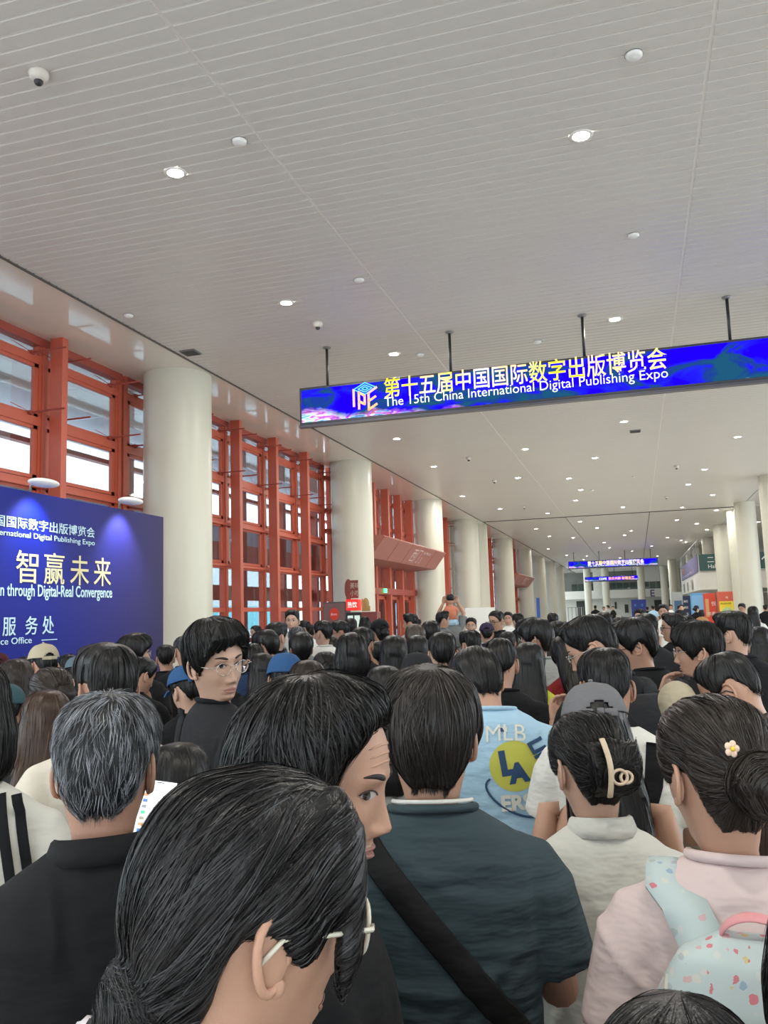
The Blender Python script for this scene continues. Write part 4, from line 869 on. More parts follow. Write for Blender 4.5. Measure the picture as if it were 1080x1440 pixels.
def parent_head(o, root, HM): o.parent = root; o.matrix_local = HM; return o
FC = {}
def face_parts(root, HM, brow_tilt=0, open_=1.0, gaze=0, lips=True, hi=0):
    for s in (-1, 1):
        k = ('eye', s, open_, gaze, hi)
        if k not in FC:
            mb = MB(); n = 14; vs = []; cx, cz = s * .031, .0025; wd = .0155
            for i in range(n + 1):
                u = -1 + 2 * i / n; x = cx + u * wd; up = .0062 * open_ * (1 - abs(u) ** 2.2) ** .8; lo = -.0046 * open_ * (1 - abs(u) ** 2.2) ** .8; zc = cz + .0012 * u * s
                for j in range(5): z = zc + lo + (up - lo) * j / 4; vs.append((x, face_y(x, z) + .0010 + .0020 * (1 - u * u), z))
            mb.add(vs, [(i * 5 + j, (i + 1) * 5 + j, (i + 1) * 5 + j + 1, i * 5 + j + 1) for i in range(n) for j in range(4)])
            w = mb.mesh('eye', True); gx = cx + gaze * .006
            mi = MB(); r0 = .0060; y0 = face_y(gx, cz) + .0034; gy = lambda x_, z_: face_y(x_, z_) + .0010 + .0020 * max(0, 1 - ((x_ - cx) / wd) ** 2) + .0007; rr = [(gx, gy(gx, cz), cz + .0004)]
            for a in np.linspace(0, 2 * PI, 16, endpoint=False): x_ = gx + r0 * math.cos(a); z_ = cz + .0004 + min(r0 * math.sin(a), .0056 * open_); rr.append((x_, gy(x_, z_), z_))
            mi.add(rr, [(0, 1 + i, 1 + (i + 1) % 16) for i in range(16)]); ii = mi.mesh('iris')
            ml = MB(); pts = []; 
            for i in range(n + 1): u = -1 + 2 * i / n; x = cx + u * wd * 1.05; z = cz + .0012 * u * s + .0066 * open_ * max(0, (1 - abs(u) ** 2.2)) ** .8; pts.append((x, face_y(x, z) + .0022 + .0016 * (1 - u * u), z))
            ml.tube(pts, .0011, 6); ll = ml.mesh('eyelid', True)
            mc = MB(); mc.tube([(p[0], p[1] - .0012, p[2] + .0042) for p in pts[1:-1]], .0006, 6); cc = mc.mesh('eyelid_crease', True)
            mbw = MB(); b = []
            for i in range(9): u = i / 8; x = s * (.013 + .036 * u); z = .0235 + .0055 * math.sin(u * 2.3) + brow_tilt * (u - .5) * .01; b.append((x, face_y(x, z) + .0005, z))
            mbw.tube(b, [(.0022, .0010), (.0036, .0016), (.004, .0018), (.004, .0018), (.0038, .0018), (.0034, .0016), (.0028, .0014), (.002, .001), (.001, .0006)], 8, up=(0, 1, 0)); bb = mbw.mesh('eyebrow', True)
            for q, mm in ((w, m_eyew), (ii, m_iris), (ll, m_lid), (bb, m_brow), (cc, m_lip)): q.materials.append(mm)
            FC[k] = (w, ii, ll, bb)
        w, ii, ll, bb = FC[k]
        e = parent_head(link('eye', w), root, HM); 
        for nm, q in (('iris', ii), ('eyelid', ll)): o = link(nm, q); o.parent = e
        parent_head(link('eyebrow', bb), root, HM)
    if lips:
        if 'lips' not in FC:
            mb = MB()
            for (zc, hh, yy) in ((-.0722, .0042, .0012), (-.0825, .0050, .0012)):
                vs = []; n = 16
                for i in range(n + 1):
                    u = -1 + 2 * i / n; x = u * .0225; h = hh * .9 * (1 - u * u) ** .7 + .0002; zz0 = -.0770 + (zc + .0770) * (1 - u * u) ** .6
                    for j in range(5): v = -1 + j / 2; z = zz0 + v * h; vs.append((x, face_y(x, z) + yy * (1 - v * v) + .0004, z))
                mb.add(vs, [(i * 5 + j, (i + 1) * 5 + j, (i + 1) * 5 + j + 1, i * 5 + j + 1) for i in range(n) for j in range(4)])
            q = mb.mesh('lips', True); q.materials.append(m_lip); FC['lips'] = q
        parent_head(link('lips', FC['lips']), root, HM)
def glasses(root, HM, m=None, round_=True, key='a', r=.0012, w=.023, h=.020):
    k = ('gl', key)
    if k not in FC:
        mb = MB(); ml = MB()
        for s in (-1, 1):
            ex = 1.0 if round_ else .55; pts = []
            for a in np.linspace(0, 2 * PI, 25): c, d = math.cos(a), math.sin(a); x = s * .033 + w * math.copysign(abs(c) ** ex, c); z = -.004 + h * math.copysign(abs(d) ** ex, d); pts.append((x, .1005 - 6 * (abs(x) - .02) ** 2 if abs(x) > .02 else .1005, z))
            mb.tube(pts, r, 6, cap=False); ml.add([(s * .033, .0995, -.004)] + pts[:-1], [(0, 1 + i, 1 + (i + 1) % 24) for i in range(24)])
            mb.tube([(s * (.033 + w), .095, .002), (s * .0745, .085, .003), (s * .082, .02, .002), (s * .084, -.012, .002), (s * .083, -.03, -.016)], r * 1.1, 6)
            mb.tube([(s * .009, .100, -.006), (s * .010, .095, -.014)], r * .8, 5)
        mb.tube([(-.010, .101, .001), (0, .104, .005), (.010, .101, .001)], r, 6)
        FC[k] = (mb.mesh('glasses', True), ml.mesh('lens')); FC[k][0].materials.append(m or m_metal); FC[k][1].materials.append(m_lens)
    g = parent_head(link('glasses', FC[k][0]), root, HM); l = link('lens', FC[k][1]); l.parent = g; return g
def cap_hat(root, HM, m, key, back=False, brim=True, style='cap'):
    k = ('cap', key)
    if k not in FC:
        mb = MB(); nt, nr = 48, 14
        if style == 'beanie': z0, ext = .012, .025
        else: z0, ext = .036, .026
        pts = []
        for j in range(nr):
            s = (j / (nr - 1)) ** .75; z = .1185 + (z0 - .1185) * s
            for t in np.linspace(0, 2 * PI, nt, endpoint=False):
                x, y = ringpts(HT, np.array([z]), np.array([t]), fe=False); p = np.array([x[0], y[0], z]); d = p - np.array([0, -.01, -.02]); d /= np.linalg.norm(d); rib = .0012 * abs(math.sin(3 * t)) ** 8; pts.append(p + d * (ext + rib * 0) + [0, 0, .008 * (1 - s)])
        f = [(j * nt + k2, (j + 1) * nt + k2, (j + 1) * nt + (k2 + 1) % nt, j * nt + (k2 + 1) % nt) for j in range(nr - 1) for k2 in range(nt)]
        if style == 'cap':   # gap over the strap on the side away from the brim
            def gap(fc):
                c = np.mean([pts[q] for q in fc], 0); return (c[1] < 0 and abs(c[0]) < .038 and c[2] < .040 + math.sqrt(max(0, .038**2 - c[0]**2)) * 1.15 and c[2] > .048)
            f = [fc for fc in f if not gap(fc)]
        mb.add(pts, f + [tuple(range(nt))]); crown = mb.mesh('crown', True)
        o = bpy.data.objects.new('t', crown); COL.objects.link(o); md = o.modifiers.new('s', 'SOLIDIFY'); md.thickness = .003; md.offset = 0; dg = bpy.context.evaluated_depsgraph_get(); crown = bpy.data.meshes.new_from_object(o.evaluated_get(dg)); crown.name = 'crown'; bpy.data.objects.remove(o); crown.shade_smooth()
        b2 = MB(); n = 20; vs = []
        for i in range(n + 1):
            a = -1.15 + 2.3 * i / n; x0 = .088 * math.sin(a) * 1.02; y0 = .108 * math.cos(a) * 1.0
            for j, (q, dz) in enumerate(((0, 0), (.5, .004), (1, -.006 * 1))):
                L = .075 * math.cos(a * .85) ; vs.append((x0 * (1 + .1 * q), y0 - .004 + L * q, .042 - .012 * q * q - 3.5 * x0 * x0 + dz))
        fcs = [(i * 3 + j, (i + 1) * 3 + j, (i + 1) * 3 + j + 1, i * 3 + j + 1) for i in range(n) for j in range(2)]
        N_ = len(vs); vs2 = [(a, b, c - .004) for a, b, c in vs]; b2.add(vs, fcs); b2.add(vs2, [fc[::-1] for fc in fcs])
        bm_ = b2.mesh('brim', True); mk = MB(); mk.sphere((0, -.008, .1185 + ext + .012), (.008, .008, .005), 12, 6)
        st = MB().tube([(x, -.118 + 1.6 * x * x, .046) for x in np.linspace(-.05, .05, 9)], [(.003, .011)] * 9, 8, up=(0, 0, 1)).box((.0, -.122, .046), (.02, .006, .024), bev=.002).mesh('strap')
        FC[k] = (crown, bm_, mk.mesh('button', True), st)
    h = empty('cap'); 
    M = HM @ (Matrix.Rotation(PI, 4, 'Z') if back else Matrix.Identity(4))
    if back: M = M @ Matrix.Translation((0, .02, 0))
    o = parent_head(link('hat', FC[k][0], None, m), root, M); bpy.data.objects.remove(h)
    if brim: b = link('brim', FC[k][1], None, m); b.parent = o
    bt = link('button', FC[k][2], None, m); bt.parent = o
    if style == 'cap': s_ = link('strap', FC[k][3], None, m); s_.parent = o
    return o

TEE = {}
def cloth(name, col, noise=.06, rough=.85, bump=.7, bscale=7, stretch=(1, 1, 2.3)): return mat('cloth_' + name, col, rough, noise=noise, nscale=5, bump=bump, bscale=bscale, spec=.25, stretch=stretch, bdist=.02)
CL = dict(black=cloth('black', (.0075, .008, .0095)), charcoal=cloth('charcoal', (.018, .019, .022)), white=cloth('white', (.66, .66, .62)), cream=cloth('cream', (.60, .56, .48)), grey=cloth('grey', (.17, .18, .18)), lgrey=cloth('light_grey', (.34, .35, .34)),
          navy=cloth('navy', (.018, .035, .09)), blue=cloth('blue', (.16, .30, .50)), lblue=cloth('pale_blue', (.36, .55, .70)), teal=cloth('slate_green', (.040, .062, .072), bump=1.0, bscale=6, stretch=(1, 1, 3.6)), pink=cloth('pale_pink', (.66, .54, .53)), red=cloth('polka_red', (.22, .018, .02)), brown=cloth('brown', (.05, .038, .034)),
          lime=cloth('lime', (.50, .52, .05)), beige=cloth('beige', (.42, .37, .27)), gold=cloth('pale_gold', (.50, .42, .18)), burg=cloth('burgundy', (.06, .012, .015)), rose=cloth('rose_knit', (.60, .33, .29)), orange=cloth('orange', (.55, .20, .12)), capblue=cloth('cap_blue', (.028, .085, .21)), capteal=cloth('cap_teal', (.035, .085, .10)), capgrey=cloth('cap_grey', (.15, .15, .16)), tan=cloth('tan', (.38, .22, .10)), purple=cloth('purple', (.035, .025, .05)), steel=cloth('steel_blue', (.10, .14, .17)))
m_pants = [cloth('trouser_dark', (.02, .022, .028)), cloth('trouser_denim', (.05, .075, .12)), cloth('trouser_khaki', (.22, .19, .14))]
m_shoe = [mat('shoe_white', (.6, .6, .58), .6), mat('shoe_black', (.02, .02, .02), .5)]
GRP = 'people queuing in the hall'
PEOPLE = []
HWID = dict(short=.180, crop=.170, mop=.198, part=.2, grey=.184, curly=.2, long=.205, bob=.22, wave=.21)
def person(label, cx, top, D=None, yaw=0, pitch=0, roll=0, hair='short', shirt='black', fem=0, body=None, arms=('down', 'down'), face=0, gl=0, hat=None, hi=0, hm=None, skin=None, kind='tee', seed=None, hairmesh=None, shirtmesh=None, shirtmat=None, s=None, group=GRP, topoff=None, w=None, gaze=0):
    """head silhouette top at picture ray (cx, top), D metres away; yaw/pitch of the head relative to the line of sight (0 = seen from behind)"""
    i = len(PEOPLE); r = random.Random(i * 13 + 5)
    if w: D = FPX * math.hypot(HWID.get(hair, .18) * math.cos(math.radians(yaw)), .215 * math.sin(math.radians(yaw))) / w
    d = ray(cx, top); L = math.hypot(d[0], d[1]); X, Y = d[0] / L * D, d[1] / L * D; zt = CAMZ + d[2] / L * D
    base = math.degrees(math.atan2(Y, X)) - 90           # heading straight away from the camera
    by = yaw * .35 if body is None else body
    pose = (round((yaw - by) / 5) * 5, round(pitch / 5) * 5, round(roll / 5) * 5)
    HM = head_matrix(pose)
    tt = topoff if topoff is not None else {'short': .138, 'crop': .13, 'mop': .146, 'part': .152, 'grey': .14, 'curly': .146}.get(hair, .136)
    if hat: tt = .145
    topz = (HM @ Vector((0, -.01 - .3 * math.sin(math.radians(pitch)) * .12, tt)))[2]
    sc = s or zt / topz
    if not .84 < sc < 1.12: print('SCALE %.2f D=%.2f z=%.2f %s' % (sc, D, zt, label))
    hc = HM @ Vector((0, -.01, 0)); a = math.radians(base + by)
    ox, oy = hc[0] * sc, hc[1] * sc
    loc = (X - (ox * math.cos(a) - oy * math.sin(a)), Y - (ox * math.sin(a) + oy * math.cos(a)), 0)
    if s: loc = (loc[0], loc[1], zt - topz * sc)
    root = empty('person', loc, a, label, 'person', group); root.scale = (sc, sc, sc)
    sk = SKINS[skin if skin is not None else r.choice([0, 0, 1, 2])]
    link('body', make_body(fem, pose, arms, hi), root, sk)
    seed = seed or (i % 3 + 1)
    sm = shirtmesh or make_shirt(fem, arms, kind, seed)
    so = link('shirt', sm, root, shirtmat or CL[shirt])
    cl = MB(); W = .9 if fem else 1
    if kind in ('tee', 'tank', 'long') and not shirtmesh:
        k = ('collar', fem)
        if k not in FC: FC[k] = cl.tube([(.080 * W * math.sin(t), -.016 + .068 * math.cos(t) * (1 if math.cos(t) < 0 else .95), 1.458 + .010 * (-math.cos(t)) - (.034 if math.cos(t) > 0 else 0) * math.cos(t)) for t in np.linspace(0, 2 * PI, 33)], .0075, 8, cap=False).mesh('collar', True)
        link('collar', FC[k], root, shirtmat or CL[shirt])
    link('trousers', trousers_mesh(), root, m_pants[r.choice([0, 0, 1, 2])])
    for q in (-1, 1): link('shoe', shoe_mesh(q), root, m_shoe[r.choice([0, 1])])
    if hat and hair in ('short', 'mop', 'part', 'curly') and hairmesh is None: hair = 'crop'
    hmm = hm or (H_DBROWN if (fem and r.random() < .3) else H_BLACK)
    if hair != 'none': parent_head(link('hair', hairmesh or make_hair(hair), None, hmm), root, HM)
    if face: face_parts(root, HM, open_=1 if face < 2 else .8, gaze=gaze)
    if gl: glasses(root, HM, m_metal if gl == 1 else mat('frame_black', (.02, .02, .02), .3), True, 'm%d' % gl, .0012 if gl == 1 else .0022)
    if hat:
        hm_, kd = hat; cap_hat(root, HM, CL[hm_], kd if kd == 'beanie' else 'cap', back=(kd == 'back'), brim=kd != 'beanie', style='beanie' if kd == 'beanie' else 'cap')
    PEOPLE.append(root); return root, HM, sc

# ---- the crowd, row by row: (label, cx, top, apparent head width, yaw, pitch, hair, shirt, options)
QUE = []
def Q(label, cx, top, w, yaw=0, pitch=8, hair='short', shirt='black', **k):
    D = FPX * math.hypot(HWID.get(hair, .18) * math.cos(math.radians(yaw)), .215 * math.sin(math.radians(yaw))) / w
    QUE.append([label, cx, top, D, yaw, pitch, hair, shirt, k])
fem = dict(fem=1)
# left group in front of the blue backdrop
Q('person in a pale beige cap in front of the blue backdrop', 62, 906, 36, 20, 5, 'short', 'grey', hat=('beige', 'front'))
Q('person in a burgundy cap at the left edge of the photo', 0, 919, 24, 0, 5, 'short', 'black', hat=('burg', 'front'))
Q('dark haired head directly left of the beige cap', 36, 922, 27, 0, 10, 'mop', 'black')
Q('long haired woman in black at the left edge, behind the teal cap', 22, 926, 50, 0, 12, 'long', 'black', **fem)
Q('person in a tan cap just below the beige cap', 68, 928, 30, -20, 10, 'short', 'brown', hat=('tan', 'front'))
Q('black haired head right of the beige cap', 96, 919, 27, 0, 8, 'short', 'black')
Q('person in a grey blue cap peeking out left of the tall man in cream', 108, 924, 30, 10, 8, 'short', 'navy', hat=('steel', 'front'))
Q('person with a messy black bun below the tan cap', 73, 936, 56, 25, 12, 'bun', 'black', **fem)
Q('tall man with thick black hair and cream tee behind the grey haired man', 150, 902, 84, 25, 5, 'short', 'cream', hi=1)
Q('woman in a teal cap with a dark ponytail at the left edge', 2, 962, 60, -50, 5, 'lowpony', 'charcoal', fem=1, hat=('capteal', 'front'))
Q('woman with long wavy brown hair behind the grey haired man', 66, 970, 74, 0, 10, 'wave', 'black', fem=1, hm=H_BROWN)
# between the cream tee and the boy in glasses
Q('man in glasses looking right in front of the backdrop edge', 188, 889, 42, -75, 0, 'mop', 'black', gl=1, face=1)
Q('tiny dark head right of the backdrop edge', 222, 904, 16, 0, 5, 'short', 'grey')
Q('black haired head before the nearest column, left of the grey crop', 233, 906, 27, 0, 5, 'short', 'black')
Q('man with cropped greying hair and black collar before the nearest column', 259, 894, 29, 20, 5, 'crop', 'black', hm=hairmat('hair_buzz', (.03, .03, .03), (.10, .10, .10)))
Q('woman with long dark hair looking right, hand at her face', 198, 923, 42, -50, 20, 'femh', 'black', fem=1, arms=('down', 'mouth'), face=1) if False else Q('woman with long dark hair looking right, hand at her face', 198, 923, 42, -55, 20, 'lowpony', 'black', fem=1, arms=('down', 'mouth'), face=1)
Q('black haired head left of the blue cap, low behind the others', 233, 941, 31, 0, 15, 'bob', 'black', **fem)
Q('person in a bright blue cap left of the boy in glasses', 264, 936, 54, 30, 15, 'mop', 'black', hat=('capblue', 'front'), hi=0)
Q('long straight haired girl between the hand held face and the blue cap', 228, 968, 36, 0, 10, 'long', 'navy', **fem)
Q('short girl with straight black hair right of the grey haired man', 250, 1045, 100, 0, 15, 'long', 'black', fem=1, hi=0)
# centre left, before the red windows
Q('man facing the camera in a pale tee before the red windows', 411, 857, 19, 170, 0, 'short', 'lgrey', face=1)
Q('woman facing left far away, her face just above the crowd', 360, 879, 17, 120, 0, 'bun', 'black', fem=1, face=1)
Q('dark haired head above the black collar, looking right', 388, 874, 30, -40, 5, 'short', 'black')
Q('dark haired head with a visible ear left of the black collar', 375, 884, 32, 45, 10, 'mop', 'black')
Q('rounded black head just right of the boy in glasses, upper of two', 365, 896, 30, 0, 15, 'bob', 'charcoal', **fem)
Q('rounded black head just right of the boy in glasses, lower of two', 356, 905, 38, 0, 18, 'bob', 'navy', **fem)
Q('woman holding spread fingers against her long dark hair', 368, 918, 42, 0, 12, 'long', 'black', fem=1, arms=('head', 'down'))
Q('black haired head low between the hand and the oval head', 393, 908, 26, 0, 12, 'short', 'black')
Q('tall oval black head left of the grey tee bob', 423, 887, 35, 10, 0, 'mop', 'black')
Q('distant man turned left under the drinks poster', 428, 872, 18, 70, 0, 'short', 'white', face=1)
Q('distant dark head right below the drinks poster', 438, 878, 14, 0, 0, 'short', 'grey')
Q('black haired man with an ear showing before the snack kiosk', 454, 872, 27, 50, 0, 'crop', 'white')
Q('man in glasses facing left before the snack kiosk', 479, 872, 26, 80, 5, 'short', 'black', gl=3, face=1)
Q('greying head left of the oval black head', 418, 881, 26, 0, 20, 'grey', 'grey', hm=H_GREY)
Q('woman with blue hood over dark hair right of the spread fingers', 400, 919, 48, -15, 15, 'short', 'blue', fem=1, hat=('capblue', 'beanie'))
Q('woman with a low bun and pale grey tee behind the peering man', 457, 915, 40, 10, 10, 'bun', 'lgrey', **fem)
Q('wavy haired woman directly behind the peering man', 432, 928, 62, 0, 12, 'wave', 'charcoal', fem=1, hm=H_DBROWN)
Q('woman with a white bow on black hair in front of the kiosk', 465, 893, 24, 0, 10, 'pony', 'black', **fem)
Q('woman with a big round black bob and grey tee', 494, 889, 50, 0, 5, 'bob', 'grey', **fem)
Q('black haired head at the foot of the second column, left one', 493, 869, 19, 0, 5, 'short', 'charcoal')
Q('oval black haired head at the foot of the second column, right one', 513, 867, 18, 0, 5, 'bob', 'black', **fem)
Q('broad black head with an ear showing above the bob', 509, 881, 34, -15, 8, 'short', 'black')
Q('woman in a glittering black cap before the entrance doors', 534, 871, 24, 20, 5, 'bun', 'black', fem=1, hat=('black', 'front'))
Q('man in a pale shirt facing left before the entrance doors', 577, 862, 21, 70, 0, 'short', 'lgrey', face=1)
Q('tiny dark head right of the pale shirted man', 588, 870, 10, 0, 5, 'short', 'black')
Q('balding man below the entrance doors', 583, 877, 30, -10, 10, 'crop', 'charcoal', skin=1, hm=hairmat('hair_thin', (.05, .035, .03), (.12, .09, .07)))
Q('black haired man with ear showing right of the bob', 530, 901, 32, 25, 8, 'short', 'black')
Q('woman with long straight black hair in the middle of the crowd, left of two', 553, 893, 42, 0, 5, 'long', 'black', **fem)
Q('woman with long straight black hair in the middle of the crowd, right of two', 586, 893, 36, 0, 5, 'long', 'charcoal', **fem)
Q('person with glossy purple black hair left of the long ponytail woman', 507, 936, 38, 15, 10, 'mop', 'black')
Q('long black haired woman in a patterned white top holding a phone', 540, 936, 64, 0, 10, 'long', 'white', fem=1, arms=('phone', 'down'), body=-20, hi=0)
Q('person in a dark knitted hat above the brown haired man', 586, 918, 44, 0, 10, 'crop', 'charcoal', hat=('charcoal', 'beanie'))
Q('curly haired head behind the brown haired man', 624, 914, 42, 0, 10, 'curly', 'black')
Q('flat topped black head before the third column', 606, 872, 27, 0, 5, 'short', 'black')
Q('man looking right at the foot of the third column', 622, 859, 18, -60, 0, 'short', 'grey', face=1)
Q('man in glasses facing the camera before the third column', 662, 868, 16, 175, 0, 'short', 'grey', gl=1, face=1)
Q('broad black head left of the small white collar', 622, 888, 38, 0, 8, 'short', 'black')
Q('black haired head with ear showing behind the pale blue shirt', 661, 885, 32, 30, 12, 'short', 'white')
Q('person in a purple black cap before the fourth column', 684, 876, 20, 0, 5, 'short', 'navy', hat=('purple', 'front'))
Q('bearded man in glasses and black jacket looking down to the left', 698, 858, 21, 140, 12, 'crop', 'black', gl=3, face=1, kind='long')
Q('man facing the camera before the fifth column', 714, 860, 13, 175, 0, 'short', 'white', face=1)
Q('dark head right of the man facing the camera', 728, 862, 16, 20, 5, 'short', 'black')
Q('low dark head right of the purple cap', 713, 887, 25, 0, 12, 'bun', 'black', **fem)
Q('woman with dark hair left of the thick haired man', 735, 871, 24, 0, 0, 'long', 'charcoal', **fem)
Q('thick haired man in glasses looking left in the middle distance', 753, 867, 44, 70, 5, 'mop', 'lgrey', gl=1, face=1)
Q('small dark head before the sixth column', 777, 861, 15, 0, 0, 'mop', 'grey')
Q('dark head right of the thick haired man', 783, 872, 26, 0, 0, 'mop', 'lgrey')
Q('broad shouldered man with faded black hair and black tee behind the blue shirt', 701, 897, 50, 0, 22, 'crop', 'black', hi=1, hm=H_BLACK)
Q('long haired woman in a lime and black shirt', 742, 903, 48, -10, 8, 'long', 'lime', fem=1, hm=H_BLACK)
Q('woman with long black hair left of the polka dot dress', 772, 905, 38, 0, 5, 'long', 'black', **fem)
Q('woman in a dark red polka dot dress with hanging long hair', 796, 893, 48, 30, 20, 'long', 'red', **fem)
Q('person in a charcoal cap half hidden by the cropped haired man', 822, 934, 40, 70, 20, 'short', 'black', hat=('charcoal', 'front'))
Q('dark head behind the left looking men, under the far signs', 848, 860, 27, 0, 5, 'short', 'black')
Q('woman with tied hair under the far signs', 872, 866, 24, 20, 5, 'lowpony', 'black', **fem)
Q('dark head directly behind the man with the tufted hair', 908, 862, 30, 20, 5, 'short', 'charcoal')
Q('forehead of a man far behind the tufted hair', 900, 856, 16, 150, 0, 'short', 'black', face=1)
Q('man in a white shirt facing the camera in the far right hall', 932, 849, 13, 175, 5, 'short', 'white', face=1)
Q('man in red rimmed glasses looking left', 946, 861, 32, 100, 0, 'short', 'black', gl=3, face=1)
Q('dark head right of the red rimmed glasses', 966, 865, 22, 0, 5, 'short', 'black')
Q('black haired man with pale forehead turned left, right of the red stand', 1030, 858, 46, 60, 5, 'short', 'black', face=1)
Q('man with a rounded black head in a steel blue tee at the right', 1031, 878, 40, 0, 8, 'mop', 'steel')
Q('long haired woman at the right edge in navy', 1066, 881, 34, 0, 8, 'long', 'navy', **fem)
Q('distant long haired woman in a white dress at the right', 1058, 852, 14, 0, 0, 'long', 'white', **fem)
Q('distant man in a white shirt before the right hand columns', 1043, 848, 9, 160, 10, 'short', 'white', face=1)
Q('distant person in black at the far right opening', 1076, 850, 6, 0, 0, 'short', 'black')
Q('distant woman with a bun before the light blue stand', 979, 851, 7, -40, 0, 'bun', 'black', **fem)
Q('distant woman in tan before the red stand', 986, 857, 8, 0, 0, 'bob', 'tan', **fem)
# far figures around the end of the hall
for i, (x, y, w, sh, lb) in enumerate([(837, 851, 3.6, 'black', 'tiny far man in black, leftmost of the group at the rear wall'), (849, 853, 3.6, 'white', 'tiny far person in white in the group at the rear wall'), (855, 851, 3.6, 'lgrey', 'tiny far person in grey in the group at the rear wall'), (862, 852, 3.6, 'black', 'tiny far man in black, rightmost of the group at the rear wall'),
    (918, 851, 4.5, 'lblue', 'far person in pale blue left of the white shirted man'), (910, 853, 4, 'black', 'far dark figure left of the pale blue one'), (943, 850, 4.5, 'white', 'far person in white right of the white shirted man'), (955, 851, 5, 'black', 'far man in black walking before the grey stand'), (959, 850, 5, 'charcoal', 'far man in charcoal walking before the grey stand')]):
    Q(lb, x, y, w, r_ if (r_ := (0, 180, 60, 170, 10, 0, 180, -60, 160)[i]) else 0, 0, 'short', sh)
# keep neighbours from standing inside one another: each may step a little nearer or farther along its own line of sight
FIX = [(-9, .76), (150, 1.6), (440, 1.22), (601, 1.65), (305, 2.9), (671, 3.2), (822, 1.95), (998, 1.5), (849, 2.85), (1102, 2.3), (1180, 2.0), (832, 2.5), (832, 3.6), (893, 4.6), (982, 4.25), (1020, 3.1), (960, .8), (-50, 2.1)]
D0 = np.array([q[3] for q in QUE] + [f[1] for f in FIX]); DD = D0.copy(); nq = len(QUE)
U = np.array([(lambda v: (v[0] / math.hypot(v[0], v[1]), v[1] / math.hypot(v[0], v[1])))(ray(c, 880)) for c in [q[1] for q in QUE] + [f[0] for f in FIX]])
for it in range(160):
    Pp = U * DD[:, None]
    for i in range(nq):
        df = Pp[i] - Pp; along = df @ U[i]; lat = np.abs(df @ np.array([-U[i][1], U[i][0]])); need = .36 * np.sqrt(np.maximum(0, 1 - (lat / .50) ** 2)); need[i] = 0
        pen = np.maximum(0, need - np.abs(along)); pen[i] = 0
        sg = np.where(along >= 0, 1, -1); mv = (pen * sg).sum() * .35
        DD[i] = np.clip(DD[i] + mv, D0[i] * .80, D0[i] * 1.27)
for (q, Dn) in zip(QUE, DD): person(q[0], q[1], q[2], float(Dn), q[4], q[5], hair=q[6], shirt=q[7], **q[8])
# father with a child on his shoulders
fa, FH, fs = person('man carrying a child on his shoulders before the third column', 634, 858, 17.2, 0, 0, hair='short', shirt='grey', arms=('raised', 'raised'))
ch = empty('person', (0, 0, 0), 0, 'small child in an orange top riding on a man\'s shoulders', 'person')
cb = MB(); cb.sphere((0, 0, .50), (.075, .088, .10), 20, 14).tube([(0, 0, .42), (0, 0, .38), (0, 0, .30), (0, 0, .16), (0, 0, .02)], [.035, .05, .10, .095, .10], 16)
for s in (-1, 1):
    cb.tube([(s * .09, 0, .33), (s * .13, .04, .22), (s * .09, .10, .16)], [.035, .028, .022], 10); hand(cb, (s * .09, .10, .16), (-s * .2, .5, -.5), (0, 0, -1), (-s, 0, 0), .4, .6, n=6)
    cb.tube([(s * .07, .0, .02), (s * .12, .14, .0), (s * .12, .17, -.10), (s * .11, .15, -.24)], [.06, .055, .045, .035], 10); cb.tube([(s * .11, .13, -.25), (s * .11, .20, -.28)], [.03, .026], 8)
cb.build('body', SKINS[0], ch, True)
cs = MB().tube([(0, 0, .375), (0, 0, .35), (0, 0, .26), (0, 0, .10)], [.05, .105, .115, .115], 16)
for s in (-1, 1): cs.tube([(s * .07, 0, .34), (s * .125, .03, .25)], [.05, .045], 10)
cs.build('top', CL['orange'], ch, True)
MB().sphere((0, .01, .06), (.125, .125, .09), 16, 10).tube([(-.06, .0, .03), (-.13, .15, .01)], [.07, .065], 10).tube([(.06, .0, .03), (.13, .15, .01)], [.07, .065], 10).build('shorts', CL['lblue'], ch, True)
MB().sphere((0, -.012, .53), (.086, .092, .088), 20, 12).build('hair', H_BLACK, ch, True)
ch.location = fa.matrix_basis @ Vector((0, -.06, 1.42)); ch.rotation_euler = fa.rotation_euler; ch.location.z = 1.42 * fs + .04

